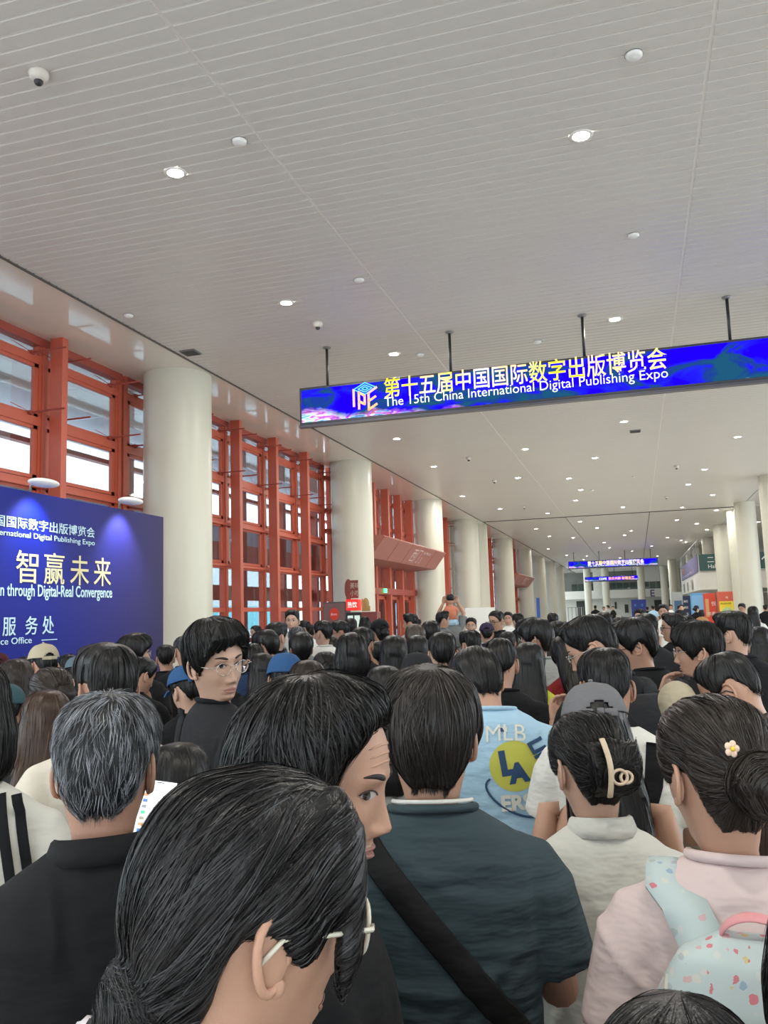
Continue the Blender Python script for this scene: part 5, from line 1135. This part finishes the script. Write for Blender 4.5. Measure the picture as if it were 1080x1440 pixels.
# ================================================================ FOREGROUND FIGURES
def bvh_of(me): return BVHTree.FromPolygons([v.co.copy() for v in me.vertices], [tuple(p.vertices) for p in me.polygons])
def on_back(bv, x, z, off=.0015, side=-1):
    h = bv.ray_cast(Vector((x, side * 1.0, z)), Vector((0, -side, 0)))
    return (Vector((x, side * .1, z)) if h[0] is None else h[0] + Vector((0, side * off, 0)))
def strap(root_, bv, path, width, m, name='strap', thick=.004, side=-1, parent=True):
    """band lying on the garment; path: (x, z) points"""
    mb = MB(); P = [np.array(p, float) for p in path]; pts = []
    for i in range(len(P) - 1):
        for q in np.linspace(0, 1, 10, endpoint=(i == len(P) - 2)): pts.append(P[i] * (1 - q) + P[i + 1] * q)
    vs = []; n = len(pts)
    for i, p in enumerate(pts):
        d = pts[min(i + 1, n - 1)] - pts[max(i - 1, 0)]; d /= np.linalg.norm(d); nrm = np.array([-d[1], d[0]])
        ys = [on_back(bv, *(p + nrm * width * e), .002, side)[1] for e in (-.5, 0, .5)]; y = min(ys) if side < 0 else max(ys)
        for e in (-.5, -.44, .44, .5): q = p + nrm * width * e; vs.append((q[0], y + side * (.001 if abs(e) > .45 else thick), q[1]))
        q = p + nrm * width * .5; vs.append((q[0], y - side * .006, q[1])); q = p - nrm * width * .5; vs.append((q[0], y - side * .006, q[1]))
    k = 6; o = [4, 3, 2, 1, 0, 5]
    mb.add(vs, [(i * k + o[j], i * k + o[(j + 1) % 6], (i + 1) * k + o[(j + 1) % 6], (i + 1) * k + o[j]) for i in range(n - 1) for j in range(6)])
    ob = link(name, mb.mesh(name, True), root_ if parent else None, m); return ob
def print_text(root_, bv, body, size, pos, m, name='print', ang=0, arc=0, bold=.003, squash=1.0, off=.005):
    o = text(name, body, size, Matrix.Identity(4), m, None, .0, 'CENTER', sx=squash, bold=bold); me = o.data; bm = bmesh.new(); bm.from_mesh(me); bmesh.ops.triangulate(bm, faces=bm.faces[:]); bmesh.ops.subdivide_edges(bm, edges=bm.edges[:], cuts=3, use_grid_fill=True); bm.to_mesh(me); bm.free(); c = mco(me); a = math.radians(ang)
    for v in c:
        x, z = v[0], v[1] - arc * v[0] ** 2; X = pos[0] + x * math.cos(a) - z * math.sin(a); Z = pos[1] + x * math.sin(a) + z * math.cos(a); p = on_back(bv, X, Z, off); v[:] = p
    setco(me, c); o.parent = root_; return o
def print_disc(root_, bv, pos, r, m, name, rz=1.0, n=40, off=.0015, hole=0):
    vs = []; rr = [0.02] + [q / 8 for q in range(1, 9)]
    for q in rr:
        for k in range(n): a = 2 * PI * k / n; vs.append(tuple(on_back(bv, pos[0] + r * q * math.cos(a), pos[1] + r * rz * q * math.sin(a), off)))
    return MB().add(vs, [(i * n + k, i * n + (k + 1) % n, (i + 1) * n + (k + 1) % n, (i + 1) * n + k) for i in range(len(rr) - 1) for k in range(n)]).build(name, m, root_, True)
def collar_fold(root_, m, h=.035, fem=0, zb=1.452, name='collar'):
    """turned-down shirt collar"""
    W = .9 if fem else 1; mb = MB(); vs = []; n = 40; rows = [(.0, 0), (.55 * h, -.004), (h, .0), (h * 1.04, .004), (h * .9, .010), (.3 * h, .017), (-.25 * h, .021), (-.28 * h, .017), (.3 * h, .012), (h * .7, .006)]
    for k in range(n):
        t = -2.9 + 5.8 * k / (n - 1) + PI; s, c = math.sin(t), math.cos(t)
        for (dz, dr) in rows: vs.append(((.070 * W + dr) * s, -.020 + (.064 + dr) * c, zb - .010 * c - (.03 * max(0, c)) + dz))
    r = len(rows); mb.add(vs, [(k * r + j, k * r + (j + 1) % r, (k + 1) * r + (j + 1) % r, (k + 1) * r + j) for k in range(n - 1) for j in range(r)] + [tuple(range(r)), tuple((n - 1) * r + j for j in range(r))[::-1]])
    return link(name, mb.mesh(name, True), root_, m)
def place_like(o, root_): o.location = root_.location; o.rotation_euler = root_.rotation_euler; o.scale = root_.scale
HERO = 'people standing nearest the camera'
def fine(style, n=3000, w=.0015, steps=24, step=.0095, lift=.0035, **k): return make_hair(style, n, k.pop('seed', 11), w, steps, step, lift, **k)

# ---- B: grey haired man with phone, left
shB = make_shirt(0, ('across', 'phone'), 'tee', 21, .008, .009)
B, BM, bs_ = person('grey haired man in a black polo shirt looking at his phone', 150, 972, 1.6, -12, 10, hair='grey', shirt='black', body=5, arms=('across', 'phone'), hi=2, skin=1, gl=1, hm=H_GREY, hairmesh=fine('grey', 8500, .0011, 6, .0075, .006, fly=.45, bend=2.0, clumps=900, grav=.8), shirtmesh=shB, group=None)
collar_fold(B, CL['black'], .032, zb=1.447)
# ---- D: man with the slate tee and crossbody strap
shD = make_shirt(0, ('down', 'phone'), 'tee', 22, .007, .013)
Dm, DM, ds_ = person('man in a slate green tee with a black strap across his back', 601, 931, 1.65, 0, 6, hair='mop', shirt='teal', body=0, arms=('down', 'phone'), hi=2, skin=0, hairmesh=fine('mop', 3800, .0017, 20, .0105, .0045, clumps=190, bend=1.3), hm=hairmat('hair_soft_black', (.006, .0055, .0055), (.050, .042, .038)), shirtmesh=shD, group=None)
bvD = bvh_of(shD)
strap(Dm, bvD, [(-.135, 1.43), (-.10, 1.385), (.06, 1.195), (.225, .985)], .050, cloth('webbing', (.010, .010, .011), rough=.7), 'bag_strap')
for nm, zz, m, r, e in (('collar', 1.462, CL['teal'], .008, 1.0), ('undershirt_collar', 1.474, CL['white'], .004, .93)):
    MB().tube([(.080 * e * math.sin(t), -.018 + .066 * e * math.cos(t), zz + .010 * (-math.cos(t)) - (.036 if math.cos(t) > 0 else 0) * math.cos(t)) for t in np.linspace(0, 2 * PI, 41)], r, 10, cap=False).build(nm, m, Dm, True)
# ---- C: man peering right
C, CMx, cs_ = person('man with messy black hair peering to the right, brow raised', 441, 957, 1.20, -108, 10, 0, hair='shag', shirt='black', body=-85, hi=2, skin=0, face=1, gaze=.9, hairmesh=fine('shag', 4200, .0016, 20, .0095, .007, clumps=240, bend=2.4, fly=.06), group=None)
for k in range(3):
    z0 = .044 + k * .011; o_ = MB().tube([(x, face_y(x, z0 - 2.2 * x * x + .0012 * math.sin(90 * x)) - .0002, z0 - 2.2 * x * x + .0012 * math.sin(90 * x)) for x in np.linspace(-.04, .04, 15)], [.0005] + [.0016] * 13 + [.0005], 8).build('forehead_crease', SKINS[0], None, True); parent_head(o_, C, CMx)
# ---- E: young man with round glasses
shE = make_shirt(0, ('down', 'down'), 'tee', 24, .008, .005)
E_, EM, es_ = person('young man in round glasses and black tee looking back over his shoulder', 303, 866, 2.95, -152, 3, 6, hair='part', shirt='charcoal', body=-70, hi=2, skin=2, face=1, gl=1, hairmesh=fine('part', 3000, .0019, 18, .010, .004), shirtmesh=shE, group=None)
strap(E_, bvh_of(shE), [(-.13, 1.43), (-.14, 1.30), (-.15, 1.05)], .045, CL['charcoal'], 'backpack_strap')
MB().tube([(.080 * math.sin(t), -.018 + .066 * math.cos(t), 1.458 - .010 * math.cos(t) - (.036 if math.cos(t) > 0 else 0) * math.cos(t)) for t in np.linspace(0, 2 * PI, 41)], .008, 10, cap=False).build('collar', CL['black'], E_, True)
# ---- F: pale blue printed tee
shF = make_shirt(0, ('phone', 'phone'), 'tee', 25, .008, .005)
F_, FM, fs_ = person('man in a pale blue tee with a yellow circle print, head bowed', 671, 913, 3.2, 22, 42, hair='mop', shirt='lblue', body=-6, arms=('phone', 'phone'), hi=1, skin=0, shirtmesh=shF, gl=1, group=None)
bvF = bvh_of(shF); pw = mat('print_white', (.66, .66, .58), .8); py_ = mat('print_yellow', (.50, .50, .08), .8); pn = mat('print_navy', (.02, .06, .14), .8)
print_text(F_, bvF, 'MLB', .078, (.050, 1.362), pw, arc=1.2, bold=0)
print_text(F_, bvF, 'LIKE', .066, (.150, 1.295), pn, ang=-66, arc=.5)
print_text(F_, bvF, 'ERS', .070, (.08, 1.13), pw, ang=3)
print_disc(F_, bvF, (.075, 1.275), .085, py_, 'print_circle')
print_text(F_, bvF, 'L', .11, (.060, 1.25), pn, ang=8, off=.003, bold=.006); print_text(F_, bvF, 'A', .085, (.092, 1.225), pn, ang=8, off=.003, bold=.006)
MB().tube([tuple(on_back(bvF, .075 + .10 * math.cos(a), 1.24 - .07 + .055 * math.sin(a) * 1.0 - .04 * math.cos(a), .003)) for a in np.linspace(2.6, 6.6, 20)], .004, 6).build('print_ring', pn, F_)
tg = [tuple(on_back(bvF, *q, .002)) for q in ((.025, 1.405), (.055, 1.405), (.055, 1.390), (.025, 1.390))]; MB().prism(tg, (0, -.001, 0), (0, 0, 0)).build('neck_emblem', pw, F_)
MB().prism([tuple(np.add(q, (0, -.002, 0))) for q in [tuple(on_back(bvF, *q, .002)) for q in ((.026, 1.404), (.038, 1.404), (.046, 1.391), (.026, 1.391))]], (0, 0, 0), (0, -.001, 0)).build('emblem_mark', pn, F_)
MB().tube([(.080 * math.sin(t), -.018 + .066 * math.cos(t), 1.458 - .010 * math.cos(t) - (.036 if math.cos(t) > 0 else 0) * math.cos(t)) for t in np.linspace(0, 2 * PI, 41)], .008, 10, cap=False).build('collar', CL['lblue'], F_, True)
# ---- G: woman with claw clip
shG = make_shirt(1, ('front', 'front'), 'long', 26, .008, .006)
G_, GM, gs_ = person('woman with a beige claw clip in her hair and a white collared shirt', 824, 998, 1.95, 28, 10, hair='claw', shirt='white', fem=1, body=12, arms=('front', 'front'), hi=2, skin=2, kind='long', hairmesh=fine('claw', 3400, .0015, 26, .0095, .004), hm=H_BLACK, shirtmesh=shG, shirtmat=cloth('shirt_white', (.60, .60, .55)), group=None)
collar_fold(G_, MATS['cloth_shirt_white'], .034, 1, 1.444)
clip = empty('claw_clip', (0, 0, 0), 0, 'beige claw clip with two loops holding the dark bun', 'hair clip'); cm = mat('clip_beige', (.62, .50, .36), .3)
k_ = MB().tube([(-.030 + .0 * q, -.150 - .022 * math.sin(PI * q), .062 - .125 * q) for q in np.linspace(0, 1, 12)], [(.003, .007)] * 12, 10, up=(1, 0, 0)).build('bar', cm, clip, True)
for i, (zc, r) in enumerate(((-.022, .018), (-.024, .014))):
    MB().tube([(-.008 + i * .018 + r * math.cos(a), -.166 + i * .004, zc + r * .85 * math.sin(a)) for a in np.linspace(0, 2 * PI, 25)], [(.0035, .0045)] * 25, 8, cap=False).build('loop', cm, clip, True)
clip.matrix_world = Matrix.LocRotScale(G_.location, G_.rotation_euler, G_.scale) @ GM
# ---- H: woman with pastel backpack
shH = make_shirt(1, ('down', 'front'), 'tee', 27, .008, .009)
H_, HMx, hs_ = person('woman in a pale pink tee with dark hair in a side bun', 1000, 974, 1.5, 32, 4, hair='bun', shirt='pink', fem=1, body=-4, arms=('front', 'front'), hi=2, skin=0, hairmesh=fine('bun', 3600, .0015, 26, .0095, .004, fly=.08), hm=hairmat('hair_warm_black', (.007, .006, .006), (.045, .034, .028)), shirtmesh=shH, group=None)
def pastel():
    m = mat('backpack_pastel', (.52, .62, .62), .55); nt = m.node_tree; b = nt.nodes['Principled BSDF']; N = nt.nodes.new; Lk = nt.links.new
    tc = N('ShaderNodeTexCoord'); v = N('ShaderNodeTexVoronoi'); v.inputs['Scale'].default_value = 55; Lk(tc.outputs['Object'], v.inputs['Vector'])
    n = N('ShaderNodeTexNoise'); n.inputs['Scale'].default_value = 90; Lk(tc.outputs['Object'], n.inputs['Vector'])
    ad = N('ShaderNodeMath'); ad.operation = 'MULTIPLY_ADD'; ad.inputs[1].default_value = .9; ad.inputs[2].default_value = -.30; Lk(n.outputs['Fac'], ad.inputs[0])
    sm = N('ShaderNodeMath'); sm.operation = 'ADD'; Lk(v.outputs['Distance'], sm.inputs[0]); Lk(ad.outputs[0], sm.inputs[1])
    lt = N('ShaderNodeMath'); lt.operation = 'LESS_THAN'; lt.inputs[1].default_value = .46; Lk(sm.outputs[0], lt.inputs[0])
    r = N('ShaderNodeValToRGB'); r.color_ramp.interpolation = 'CONSTANT'; e = r.color_ramp.elements; e[0].color = (.62, .20, .24, 1); e[0].position = 0; e[1].position = .22; e[1].color = (.60, .62, .58, 1)
    for p_, c in ((.38, (.62, .42, .44, 1)), (.52, (.30, .42, .55, 1)), (.64, (.58, .62, .60, 1)), (.82, (.58, .52, .25, 1)), (.9, (.42, .48, .50, 1))): q = e.new(p_); q.color = c
    sx = N('ShaderNodeSeparateColor'); Lk(v.outputs['Color'], sx.inputs[0]); Lk(sx.outputs[0], r.inputs[0])
    mx = N('ShaderNodeMix'); mx.data_type = 'RGBA'; mx.inputs[6].default_value = (.50, .60, .61, 1); Lk(lt.outputs[0], mx.inputs[0]); Lk(r.outputs[0], mx.inputs[7]); Lk(mx.outputs[2], b.inputs['Base Color']); return m
def backpack(wearer, shirtme, label, m, xo=0, w=.15, zb=.95, zt=1.36, dep=.075, trim=None, handle=None, pocket=True, straps=((-.115, 1.455), (.115, 1.455)), sw=.055, patch=None, yb=-.125):
    t = empty('backpack', (0, 0, 0), 0, label, 'backpack'); mb = MB(); yc = yb - dep; H = zt - zb
    loft(mb, [(zb, yc, w * .55, dep * .5, xo), (zb + .02, yc, w * .92, dep * .9, xo), (zb + .08, yc, w * 1.02, dep * 1.05, xo), (zb + H * .5, yc, w, dep, xo), (zt - .09, yc + .01, w * .92, dep * .85, xo), (zt - .03, yc + .015, w * .72, dep * .6, xo), (zt, yc + .02, w * .35, dep * .25, xo)], 36, .62)
    me = remesh(mb.mesh('t'), .008, 5, .5, 'main_bag'); P = mco(me); Nn = mno(me); setco(me, P + Nn * (folds(P * [1, 1, 1], 77, 26) * .006)[:, None]); me.shade_smooth(); link('main_bag', me, t, m)
    bb = bvh_of(me)
    if pocket:
        pk = MB(); loft(pk, [(zb + .02, yc - dep * .95, w * .6, .02, xo), (zb + .04, yc - dep, w * .76, .035, xo), (zb + H * .32, yc - dep, w * .78, .036, xo), (zb + H * .44, yc - dep * .95, w * .72, .022, xo), (zb + H * .46, yc - dep * .9, w * .6, .008, xo)], 30, .6); link('front_pocket', remesh(pk.mesh('t'), .007, 4, .5, 'front_pocket'), t, m)
        tr = trim or m
        for zz in (zb + H * .50, zb + H * .54): MB().tube([tuple(on_back(bb, xo + x, zz - 1.2 * x * x, .001)) for x in np.linspace(-w * .8, w * .8, 15)], .0035, 6).build('zip', tr, t)
        for s in (-1, 1): MB().tube([tuple(on_back(bb, xo + s * w * (.80 + .05 * math.sin(q * 3)), zt - .06 - q * (H - .1), .001)) for q in np.linspace(0, 1, 14)], .004, 6).build('piping', tr, t)
    if handle: MB().tube([(xo + .052 * math.sin(q), yc + .03 - .025 * math.cos(q), zt - .02 + .05 * math.cos(q)) for q in np.linspace(-PI / 2, PI / 2, 15)], [(.003, .013)] * 15, 10, up=(0, 1, .2)).build('handle', handle, t, True)
    if patch:
        p = on_back(bb, *patch[0], .004); MB().box((p[0], p[1] - .035, p[2]), (.055, .008, .06), bev=.003).build('patch', patch[1], t)
    bs = bvh_of(shirtme)
    for (sx_, sz) in straps:
        mb = MB(); pts = []
        for q in np.linspace(0, 1, 9): x = sx_ * (1 - q) + (xo + math.copysign(.07, sx_)) * q; z = sz * (1 - q) + (zt - .05) * q; p = on_back(bs, x, z, .004); pts.append((p[0], p[1] - .002 - .02 * q * q, p[2]))
        fr = []
        for q in np.linspace(0, 1, 8): z = sz - .03 - .30 * q; p = on_back(bs, sx_ * (1.05 + .1 * q), z, .004, 1); fr.append((p[0], p[1] + .003, p[2]))
        top = []
        for q in np.linspace(0, 1, 6)[1:-1]:
            y = fr[0][1] * (1 - q) + pts[0][1] * q; h = bs.ray_cast(Vector((sx_ * 1.03, y, 2)), Vector((0, 0, -1))); top.append((sx_ * 1.03, y, (h[0].z if h[0] else sz) + .005))
        pts = [p for p in pts if p[2] < top[-1][2] - .004]; fr = [p for p in fr if p[2] < top[0][2] - .004]
        link('shoulder_strap', flat_strap(fr[::-1] + top + pts, sw, .007), t, m)
    t.matrix_world = Matrix.LocRotScale(wearer.location, wearer.rotation_euler, wearer.scale); return t
def flat_strap(pts, w, th):
    """strap whose width runs along x"""
    pts = [np.array(p, float) for p in pts]; vs = []; n = len(pts)
    for i, p in enumerate(pts):
        t = pts[min(i + 1, n - 1)] - pts[max(i - 1, 0)]; t /= np.linalg.norm(t) + 1e-9; sd = np.array([1., 0, 0]); sd -= t * t.dot(sd); sd /= np.linalg.norm(sd); nn = np.cross(t, sd)
        for a, b in ((-.5, -.5), (-.5, .5), (0, .8), (.5, .5), (.5, -.5)): vs.append(p + sd * w * a + nn * th * b)
    k = 5; fs = [(i * k + j, i * k + (j + 1) % k, (i + 1) * k + (j + 1) % k, (i + 1) * k + j) for i in range(n - 1) for j in range(k)] + [tuple(range(k)), tuple((n - 1) * k + j for j in range(k))[::-1]]
    mb = MB().add(vs, fs); return mb.mesh('shoulder_strap', True)
backpack(H_, shH, 'pastel mint backpack with pink handle and tiny coloured print', pastel(), .03, .155, .97, 1.395, .07, cloth('zip_cream', (.55, .55, .48)), mat('handle_pink', (.72, .32, .34), .5), True, ((-.10, 1.447), (.10, 1.447)), .070, ((.115, 1.12), mat('patch_tan', (.50, .27, .11), .5)), -.13)
MB().tube([(.072 * math.sin(t), -.018 + .062 * math.cos(t), 1.460 - .010 * math.cos(t) - (.036 if math.cos(t) > 0 else 0) * math.cos(t)) for t in np.linspace(0, 2 * PI, 41)], .009, 10, cap=False).build('collar', CL['pink'], H_, True)
fl = empty('hair_flower', (0, 0, 0), 0, 'small cream and yellow flower hair tie on the side bun', 'hair tie'); pm_ = mat('petal', (.75, .55, .42), .5)
for k in range(5): a = k * 2 * PI / 5; MB().sphere((-.045 + .0075 * math.cos(a), -.136, .052 + .0075 * math.sin(a)), (.0058, .003, .0058), 10, 6).build('petal', pm_, fl, True)
MB().sphere((-.045, -.139, .052), (.004, .003, .004), 10, 6).build('flower_centre', mat('flower_yellow', (.75, .55, .05), .5), fl, True)
fl.matrix_world = Matrix.LocRotScale(H_.location, H_.rotation_euler, H_.scale) @ HMx

# ---- A: woman nearest the camera
shA = make_shirt(1, ('down', 'down'), 'tee', 28, .009, .005)
A_, AM, as_ = person('woman nearest the camera with long black hair tied low and clear glasses', 338, 1074, .80, -64, 10, hair='woman', shirt='charcoal', fem=1, body=-20, hi=2, skin=0, hairmesh=fine('woman', 6500, .0011, 30, .0085, .0035, clumps=420, bend=1.0, fly=.05), hm=hairmat('hair_gloss_black', (.004, .004, .0045), (.026, .025, .027), .32), shirtmesh=shA, face=1, group=None)
glasses(A_, AM, mat('frame_clear', (.62, .60, .50), .15), True, 'A', .0022, .027, .025)
sc_ = empty('hair_scrunchie', (0, 0, 0), 0, 'pale lilac satin scrunchie round the low ponytail of the nearest woman', 'scrunchie')
pts = []; nt_, ns_ = 48, 14
for i in range(nt_):
    a = 2 * PI * i / nt_; rr = .030 + .003 * math.sin(7 * a)
    for j in range(ns_): b = 2 * PI * j / ns_; r2 = .014 + .0035 * math.sin(9 * a + 2 * b) + .002 * math.sin(17 * a + b); pts.append((-.005 + (rr + r2 * math.cos(b)) * math.cos(a), -.122 + r2 * math.sin(b) * .9 + .004 * math.sin(5 * a), -.118 + (rr + r2 * math.cos(b)) * math.sin(a) * .9 - .25 * 0))
MB().add(pts, [(i * ns_ + j, ((i + 1) % nt_) * ns_ + j, ((i + 1) % nt_) * ns_ + (j + 1) % ns_, i * ns_ + (j + 1) % ns_) for i in range(nt_) for j in range(ns_)]).build('gathered_ring', mat('satin_lilac', (.68, .62, .66), .3), sc_, True)
sc_.matrix_world = Matrix.LocRotScale(A_.location, A_.rotation_euler, A_.scale) @ AM
# ---- I and the head at the right edge
person('very near black haired head cut off by the bottom right edge', 955, 1414, .84, 0, 10, hair='long', shirt='black', fem=1, hi=0, hairmesh=fine('long', 3000, .0013, 34, .011, .003, seed=13, minz=-.15), hm=MATS['hair_gloss_black'], group=None)
person('near black haired head cut off by the right edge, below the backpack', 1196, 1178, 1.08, 0, 5, hair='bob', shirt='black', fem=1, hairmesh=fine('bob', 1800, .0015, 22, .010, .003, seed=14), hm=MATS['hair_gloss_black'], group=None)
# ---- J
shJ = make_shirt(0, ('phone', 'phone'), 'tee', 29, .009, .005)
J_, JM, js_ = person('man with short faded hair in a white tee and black backpack straps', 849, 911, 2.85, 8, 20, hair='short', shirt='white', body=0, arms=('phone', 'phone'), hi=1, skin=1, hairmesh=fine('short', 2200, .0017, 9, .0095, .003, bend=1.6, grav=.8), shirtmesh=shJ, gl=3, group=None)
bvJ = bvh_of(shJ)
strap(J_, bvJ, [(.125, 1.42), (.11, 1.30), (.05, 1.12)], .055, CL['black'], 'backpack_strap'); strap(J_, bvJ, [(-.125, 1.42), (-.12, 1.30), (-.06, 1.12)], .055, CL['black'], 'backpack_strap')
backpack(J_, shJ, 'black backpack on the white tee man', CL['black'], 0, .15, .84, 1.18, .07, sw=.05, straps=())
# ---- K
K_, KM, ks_ = person('woman in a backward grey cap and white sleeveless top', 834, 963, 2.45, 10, 14, hair='long', shirt='white', fem=1, body=0, kind='tank', skin=0, hat=('capgrey', 'front'), hi=1, group=None)
strap(K_, bvh_of(make_shirt(1, ('down', 'down'), 'tank', len(PEOPLE) - 1 and 1 or 1)), [(.10, 1.42), (.13, 1.25), (.14, 1.1)], .03, CL['black'], 'bag_strap')
# ---- L, M, N, O in profile
L_, LM, ls_ = person('man in thin glasses with a black backpack looking down to the left', 832, 865, 3.65, 82, 24, hair='short', shirt='black', body=38, arms=('phone', 'phone'), hi=1, skin=0, face=1, gl=1, hairmesh=HC[('short', 11)], group=None)
backpack(L_, make_shirt(0, ('phone', 'phone'), 'tee', 1), 'crumpled black backpack of the man looking down in thin glasses', CL['charcoal'], 0, .16, .95, 1.40, .10, sw=.06)
M_, MM, ms_ = person('man with tufted black hair and glasses looking down in a black tee', 893, 867, 4.6, 86, 15, hair='part', shirt='black', body=30, arms=('phone', 'phone'), hi=1, skin=0, face=1, gl=3, group=None)
N_, NM, ns2 = person('man in round glasses holding a finger to his lips', 979, 870, 4.25, 92, 4, hair='mop', shirt='black', body=55, arms=('mouth', 'down'), hi=1, skin=0, face=1, gl=1, hairmesh=HC[('mop', 11)], group=None)
hd = MB().sphere((0, 0, -.02), (.065, .055, .07), 24, 16).sphere((.02, -.01, -.07), (.075, .06, .055), 24, 14)
hb = empty('beige_hood', (0, 0, 0), 0, 'beige padded hood standing up behind the backpack of the man looking down', 'hood'); link('hood', remesh(hd.mesh('t'), .012, 6, .6, 'hood'), hb, CL['beige'])
d_ = ray(952, 978); q_ = np.array([0, 0, CAMZ]) + d_ / math.hypot(d_[0], d_[1]) * 3.0; hb.location = q_
O_, OM, os2 = person('man with glasses and bowed head in a dark brown tee at the right', 1026, 918, 3.05, 74, 30, hair='crop', shirt='brown', body=20, arms=('phone', 'phone'), hi=1, skin=0, gl=3, face=1, group=None)
# ---- edge figures
shS = make_shirt(1, ('down', 'down'), 'long', 31, .011, .004)
S_, SM, ss_ = person('dark haired person at the left edge in a white jacket with black stripes', -50, 925, 2.1, 0, 5, hair='bob', shirt='white', fem=1, body=-10, kind='long', hairmesh=HC[('bob', 14)], shirtmesh=shS, shirtmat=MATS['cloth_shirt_white'], group=None)
bvS = bvh_of(shS)
for x in (.085, .118): strap(S_, bvS, [(x, 1.44), (x + .03, 1.25), (x + .035, 1.0)], .020, CL['black'], 'jacket_stripe', .002)
person('person in a pale gold top behind the side bun at the right edge', 1102, 1000, 2.3, -10, 5, hair='wave', shirt='gold', fem=1, hm=H_BROWN, arms=('front', 'front'), group=None)
person('person in a rose knit top at the right edge', 1180, 1040, 1.95, 0, 5, hair='bob', shirt='rose', fem=1, kind='long', group=None)

# ---- phones held in hands
def phone(px, py, D, roll, w, h, label, tiltup=35, app=True, heading=None):
    d_ = ray(px, py); t = empty('smartphone', (0, 0, 0), 0, label, 'phone')
    MB().box((0, 0, 0), (w, .009, h), bev=.004).build('casing', m_blk, t, True)
    sc = MB().box((0, -.0052, 0), (w - .006, .001, h - .006)).build('screen', mat('phone_screen', (.8, .82, .88), .3, emit=.95, ecol=(.80, .82, .90)), t)
    if app:
        for i in range(10):
            MB().box((-w * .33, -.0061, h * .36 - i * h * .078), (w * .13, .0006, h * .042)).build('icon', mat('icon_%d' % (i % 5), [(.30, .28, .22), (.75, .30, .15), (.08, .20, .6), (.25, .26, .3), (.1, .55, .3)][i % 5], .4, emit=.5), sc)
            MB().box((w * .02, -.0061, h * .36 - i * h * .078), (w * .36, .0006, h * .012)).build('text_row', mat('row_grey', (.45, .46, .5), .4, emit=.4), sc)
        MB().box((0, -.0061, h * .462), (w * .22, .0006, h * .012)).build('camera_slot', m_blk, sc)
    base = math.atan2(d_[1], d_[0]) - PI / 2 if heading is None else heading
    t.rotation_mode = 'XYZ'; t.matrix_world = Matrix.Translation(Vector(np.array([0, 0, CAMZ]) + d_ / math.hypot(d_[0], d_[1]) * D)) @ Matrix.Rotation(base, 4, 'Z') @ Matrix.Rotation(math.radians(-tiltup), 4, 'X') @ Matrix.Rotation(math.radians(roll), 4, 'Y'); return t
phone(216, 1150, 2.02, 12, .078, .165, 'smartphone with a bright list of chats held by the grey haired man', 25)
t2 = phone(553, 1085, 2.95, -18, .072, .13, 'smartphone with a pale screen held by the long haired woman in white', 30, False)
t2.matrix_world = PEOPLE[50].matrix_basis @ Matrix.Translation((-.085, .325, 1.375)) @ Matrix.Rotation(math.radians(-25), 4, 'X') @ Matrix.Rotation(math.radians(-16), 4, 'Y')
